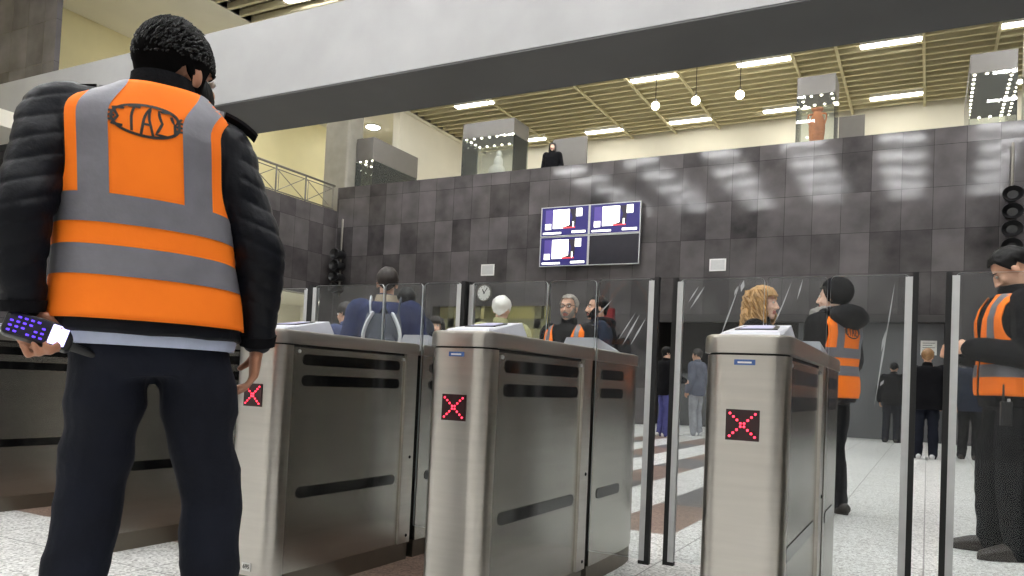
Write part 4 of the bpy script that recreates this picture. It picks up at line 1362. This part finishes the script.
def long_hair(p, m_, length=.2, wave=0., fringe=False, thick=.02, spread=1.0):
    """cap plus a curtain of hair round back and sides"""
    p.hair(M[m_], thick, -.06, .062 if not fringe else .045, -.02, .006)
    mb = MB(); n = 44; rs = []
    for i in range(16):
        u = i / 15; z = .05 - length * u
        ring = []
        for j in range(n):
            a = PI * (.83 + 1.34 * j / (n - 1))       # round the back, cheek to cheek
            g_ = 1 + wave * math.sin(u * 17 + j * 1.7) * u
            r0 = (.074 + thick) * (1.0 + .12 * u * spread) * g_; r1 = (.098 + thick) * (1 - .06 * u) * g_
            q = V((r0 * math.cos(a), -.012 + r1 * math.sin(a), z))
            q += V((q.x, q.y, 0)).normalized() * noise.noise(V((math.cos(a) * 9, math.sin(a) * 9, z * 12 + length))) * .012
            ring.append(q)
        rs.append(ring)
    out = rs + [[V((q.x * .8, (q.y + .012) * .8 - .012, q.z + .006)) for q in r_] for r_ in rs[::-1]]
    mb.rings(out, cap=False, closed=False); mb.xf(p.headM)
    mb.build('long_hair', M[m_], p.o)
    rnd = random.Random(len(C.objects)); st_ = MB()
    for k in range(70):
        a = PI * (.83 + 1.34 * rnd.random()); ph = rnd.random() * 6; am = .004 + wave * .35
        pts = []
        for i in range(8):
            u = i / 7; z = .1 - (length + .06) * u + rnd.uniform(-.004, .004)
            gr = (1.0 + .13 * max(0, u - .2) * spread) if z < .05 else math.sqrt(max(.1, 1 - ((z - .03) / .13) ** 2))
            q = V(((.076 + thick) * gr * math.cos(a), -.012 + (.1 + thick) * gr * math.sin(a), z))
            q += V((-math.sin(a), math.cos(a), 0)) * am * math.sin(u * 14 + ph) + V((math.cos(a), math.sin(a), 0)) * am * math.cos(u * 14 + ph)
            pts.append(q)
        st_.tube(pts, [.007, .009, .01, .01, .01, .009, .007, .003], 5, 2)
    st_.xf(p.headM).build('hair_strands', M[m_], p.o)
    if fringe:
        b = MB()
        for k in range(9):
            x = -.05 + .1 * k / 8
            b.tube([(x * .6, .075, .115), (x * 1.05, .103, .07), (x * 1.15, .102, .036)], [.014, .012, .006], 8, 3)
        b.xf(p.headM).build('fringe', M[m_], p.o)


p = Person('woman with dark fringe and long hair, pale face turned to the camera', ground(437, 317, 1.62), away(437, 172), 1.62)
p.make('skin_pale'); p.jacket(M['jacket_black'], .75, .03, .026); p.trousers(M['trousers_black']); p.shoes(M['shoe']); long_hair(p, 'hair_brown', .24, 0, True)

p = Person('white-haired man in pale olive jacket, seen from behind near the wall clock', ground(502, 297, 1.72), away(500, -14), 1.72, build=1.12)
p.make('skin_pale', face=False); p.jacket(M['jacket_olive'], .78, .035, .03); p.trousers(M['trousers_grey']); p.shoes(M['shoe']); p.hair(M['hair_white'], .02, -.07, .07, -.02, .007, jit=28)

# bearded officer with glasses
p = Person('grey-haired bearded man with glasses, black roll-neck and open orange vest', ground(570, 295, 1.7), away(570, 155), 1.7, head=(R_(6), R_(2), 0), build=1.04)
p.make('skin'); p.jacket(M['jacket_black'], .82, .026, .02, name='roll_neck_sweater'); p.trousers(M['trousers_dark']); p.shoes(M['shoe'])
MB().tube([p.T((0, -.01, 1.46)), p.T((0, .005, 1.52))], [.078, .07], 18, 3, cap=False).build('roll_neck', M['jacket_black'], p.o)
p.hair(M['hair_grey'], .012, -.07, .085, -.03, .006); p.beard(M['hair_grey'], .006); p.brows(M['hair_grey'])
p.vest(off=.042, openf=.1, vx=.14, sw=.02)


def glasses(p, label):
    t = empty('glasses', label, 'glasses')
    t.matrix_world = p.o.matrix_basis @ p.headM
    for s in (-1, 1):
        pts = [V((s * .032 + .024 * math.cos(a), .103 - abs(math.cos(a)) * .002, .008 + .018 * math.sin(a))) for a in [2 * PI * k / 16 for k in range(17)]]
        MB().tube(pts, [.0022] * 17, 6, 1, cap=False).build('rim', M['ink'], t)
        MB().tube([(s * .056, .1, .012), (s * .08, .07, .014), (s * .082, -.01, .012)], [.002] * 3, 6, 3).build('temple', M['ink'], t)
    MB().tube([(-.009, .104, .01), (0, .107, .013), (.009, .104, .01)], [.002] * 3, 6, 3).build('bridge', M['ink'], t)


glasses(p, 'thin dark glasses on the grey-bearded man\'s face')

p = Person('dark-haired bearded man in dark blue denim jacket with hood, profile to the left', ground(599, 296, 1.83), away(597, 100), 1.83, head=(R_(8), R_(2), 0))
p.make('skin'); p.jacket(M['jacket_dknavy'], .84, .03, .026); p.trousers(M['trousers_black']); p.shoes(M['shoe']); p.hair(M['hair_black'], .012, -.075, .085, -.045, .004); p.beard(M['hair_black'], .007); p.brows(M['hair_black'])


def hood_down(p, m_, big=1.0):
    mb = MB()
    mb.ell((0, -.1 * big, 1.47), (.14 * big, .085 * big, .075 * big), None, 20, 12)
    mb.ell((0, -.03, 1.5), (.115 * big, .1 * big, .045 * big), None, 20, 12)
    mb.v = [tuple(p.T(q)) for q in mb.v]
    return remesh(mb, 'hood', m_, .009, p.o, 3, lambda q: fold(q, .01, 1.4))


hood_down(p, M['jacket_black'], .95)
backpack('small black backpack on the back of the man in denim jacket', p, 'bag_black', .0, .13, 1.0, 1.33, .12, 'bag_black')

# woman with wavy blond hair
p = Person('woman with long wavy blond hair in black jacket, profile to the right', ground(762, 288, 1.66), away(760, -104), 1.66, head=(R_(-4), 0, 0))
p.make('skin_pale'); p.jacket(M['jacket_black'], .75, .034, .03); p.trousers(M['trousers_black']); p.shoes(M['shoe']); long_hair(p, 'hair_blond', .26, .045, False, .026, 1.6)
mb = MB(); mb.ell((-.16, -.03, 1.42), (.1, .1, .06)); mb.ell((-.1, -.09, 1.45), (.09, .07, .06)); mb.v = [tuple(p.T(q)) for q in mb.v]
remesh(mb, 'wool_scarf', M['fur'], .01, p.o, 2, lambda q: fold(q, .02, 3))

# officer with headscarf
g = ground(835, 281, 1.78)
p = Person('woman officer in black hooded coat, grey scarf and orange vest, facing left beyond the glass', g, away(835, 54), 1.78, head=(R_(22), 0, 0), build=1.02,
           arms={'l': [(-.19, 0, 1.405), (-.24, .0, 1.14), (-.17, .2, 1.05)], 'r': [(.19, 0, 1.405), (.24, -.0, 1.14), (.17, .2, 1.04)]})
p.make('skin_pale'); p.jacket(M['jacket_black'], .84, .034, .03, name='coat')
p.trousers(M['trousers_black'], (.088, .062, .05)); p.shoes(M['shoe']); p.hair(M['hair_black'], .02, -.08, .07, -.04, .004)
vo, fn = p.vest(off=.048, hem=.87, vx=.115)
emblem(fn, vo, 1.36, .07, .05, .009)
mb = MB(); mb.ell((0, .05, 1.5), (.12, .13, .07)); mb.ell((0, .13, 1.46), (.09, .07, .1)); mb.v = [tuple(p.T(q)) for q in mb.v]
remesh(mb, 'scarf', M['scarf'], .01, p.o, 2, lambda q: fold(q, .02, 3))
hood_down(p, M['jacket_black'], 1.3)
mb = MB(); mb.ell((0, -.03, .045), (.108, .125, .115)); 
cap = mb.xf(p.headM).build('knit_cap', M['jacket_black'], p.o)
bm_ = cap.data
# open the cap at the face
import bmesh
b_ = bmesh.new(); b_.from_mesh(bm_); inv = p.headM.inverted()
bmesh.ops.delete(b_, geom=[f_ for f_ in b_.faces if (inv @ f_.calc_center_median()).y > .02 + .3 * ((inv @ f_.calc_center_median()).z - .03) and (inv @ f_.calc_center_median()).z < .085], context='FACES')
b_.to_mesh(bm_); b_.free()
so = cap.modifiers.new('thickness', 'SOLIDIFY'); so.thickness = .012

# couple at the shutter
p = Person('person in black jacket bending towards the shutter, left of the couple', ground(893, 366, 1.62), away(893, -8), 1.72, lean=R_(14), voxel=.014)
p.make('skin', face=False); p.jacket(M['jacket_black'], .8, .034, .03); p.trousers(M['trousers_dark']); p.shoes(M['shoe']); p.hair(M['hair_black'], .014)
gg = ground(928, 349, 1.72)
p = Person('person with light brown hair in black jacket, back turned, right of the couple', gg, away(928, 0), 1.72, voxel=.014, build=1.28)
p.make('skin', face=False); p.jacket(M['jacket_black'], .78, .045, .034); p.trousers(M['trousers_dark']); p.shoes(M['shoe_white']); p.hair(M['hair_ginger'], .02)
p = Person('person in dark clothes standing far behind, left of the right-hand officer', ground(972, 352, 1.72), away(972, -20), 1.72, voxel=.014)
p.make('skin', face=False); p.jacket(M['jacket_dknavy'], .78, .04, .03); p.trousers(M['trousers_black']); p.shoes(M['shoe']); p.hair(M['hair_black'], .016)
p = Person('person in black jacket and blue jeans standing by the dark recess', ground(667, 347, 1.72), away(667, -60), 1.72, voxel=.014,
           arms={'r': [(.19, 0, 1.405), (.24, .06, 1.15), (.2, .3, 1.1)]})
p.make('skin_pale', face=False); p.jacket(M['jacket_black'], .8, .034, .03); p.trousers(M['trousers_blue']); p.shoes(M['shoe_white']); p.hair(M['hair_black'], .016)
p = Person('person in grey jacket and pale trousers near the dark recess', ground(698, 349, 1.75), away(698, 60), 1.75, voxel=.014)
p.make('skin', face=False); p.jacket(M['jacket_grey'], .8, .036, .03); p.trousers(M['trousers_grey']); p.shoes(M['shoe_white']); p.hair(M['hair_brown'], .016)
# woman on the upper level
dD = Fw + R2 * ((553 - 512) / f) + U2 * ((cy - 143) / f)
t_ = 20.3 / dD.y
p = Person('woman with long hair in black coat behind the upper parapet', (dD.x * t_, 20.3, ZM), away(553, 165), (.88 + dD.z * t_ - ZM), voxel=.014)
p.make('skin_pale', face=False); p.jacket(M['jacket_black'], .7, .034, .03); p.trousers(M['trousers_black']); p.shoes(M['shoe']); long_hair(p, 'hair_brown', .26)

# officer at the right edge, looking down at his hands
p = Person('officer in orange vest over black jacket at the right edge, head bent over his hands', ground(1015, 248, 1.82), away(1000, 108), 1.82, head=(R_(-14), R_(-38), 0), build=1.12, voxel=.007,
           arms={'l': [(-.2, 0, 1.405), (-.25, .0, 1.12), (-.13, .255, 1.16), dict(dir=(.45, .85, .05), palm=(.75, -.3, -.3), thumb=(0, .2, 1), curl=.75)],
                 'r': [(.2, 0, 1.405), (.25, .0, 1.12), (.1, .265, 1.15), dict(dir=(-.45, .85, .05), palm=(-.75, -.3, -.3), thumb=(0, .2, 1), curl=.75)]},
           legs={'l': [(-.09, 0, .9), (-.12, .04, .49), (-.13, 0, .085)], 'r': [(.09, 0, .9), (.1, .07, .49), (.1, .06, .085)]})
p.make('skin'); p.jacket(M['jacket_black'], .84, .034, .028); p.trousers(M['trousers_black'], (.1, .075, .066)); p.shoes(M['shoe'])
p.hair(M['hair_black'], .014, -.075, .08, -.005, .006); p.brows(M['hair_black'])
p.vest(off=.048, hem=.9, openf=.05, vx=.135, sw=.026, strips=(1.17, 1.04))
MB().tube([p.T((0, -.012, 1.45)), p.T((0, .005, 1.53))], [.088, .078], 18, 3, cap=False).build('collar', M['jacket_black'], p.o)
t = empty('walkie_talkie', 'black walkie talkie clipped to the hip of the right-edge officer', 'radio')
t.matrix_world = p.o.matrix_basis @ Matrix.Translation((-.225, .1, .8))
MB().prism(rrect(-.016, .016, -.028, .028, .008), -.06, .07, .006).build('body', M['blackplastic'], t)
MB().tube([(0, .015, .07), (0, .015, .16)], [.007, .005], 8, 1).build('antenna', M['rubber'], t)
MB().lathe((0, -.012, .07), [(.001, 0), (.008, 0), (.008, .016), (.001, .016)], 12).build('knob', M['alu'], t)
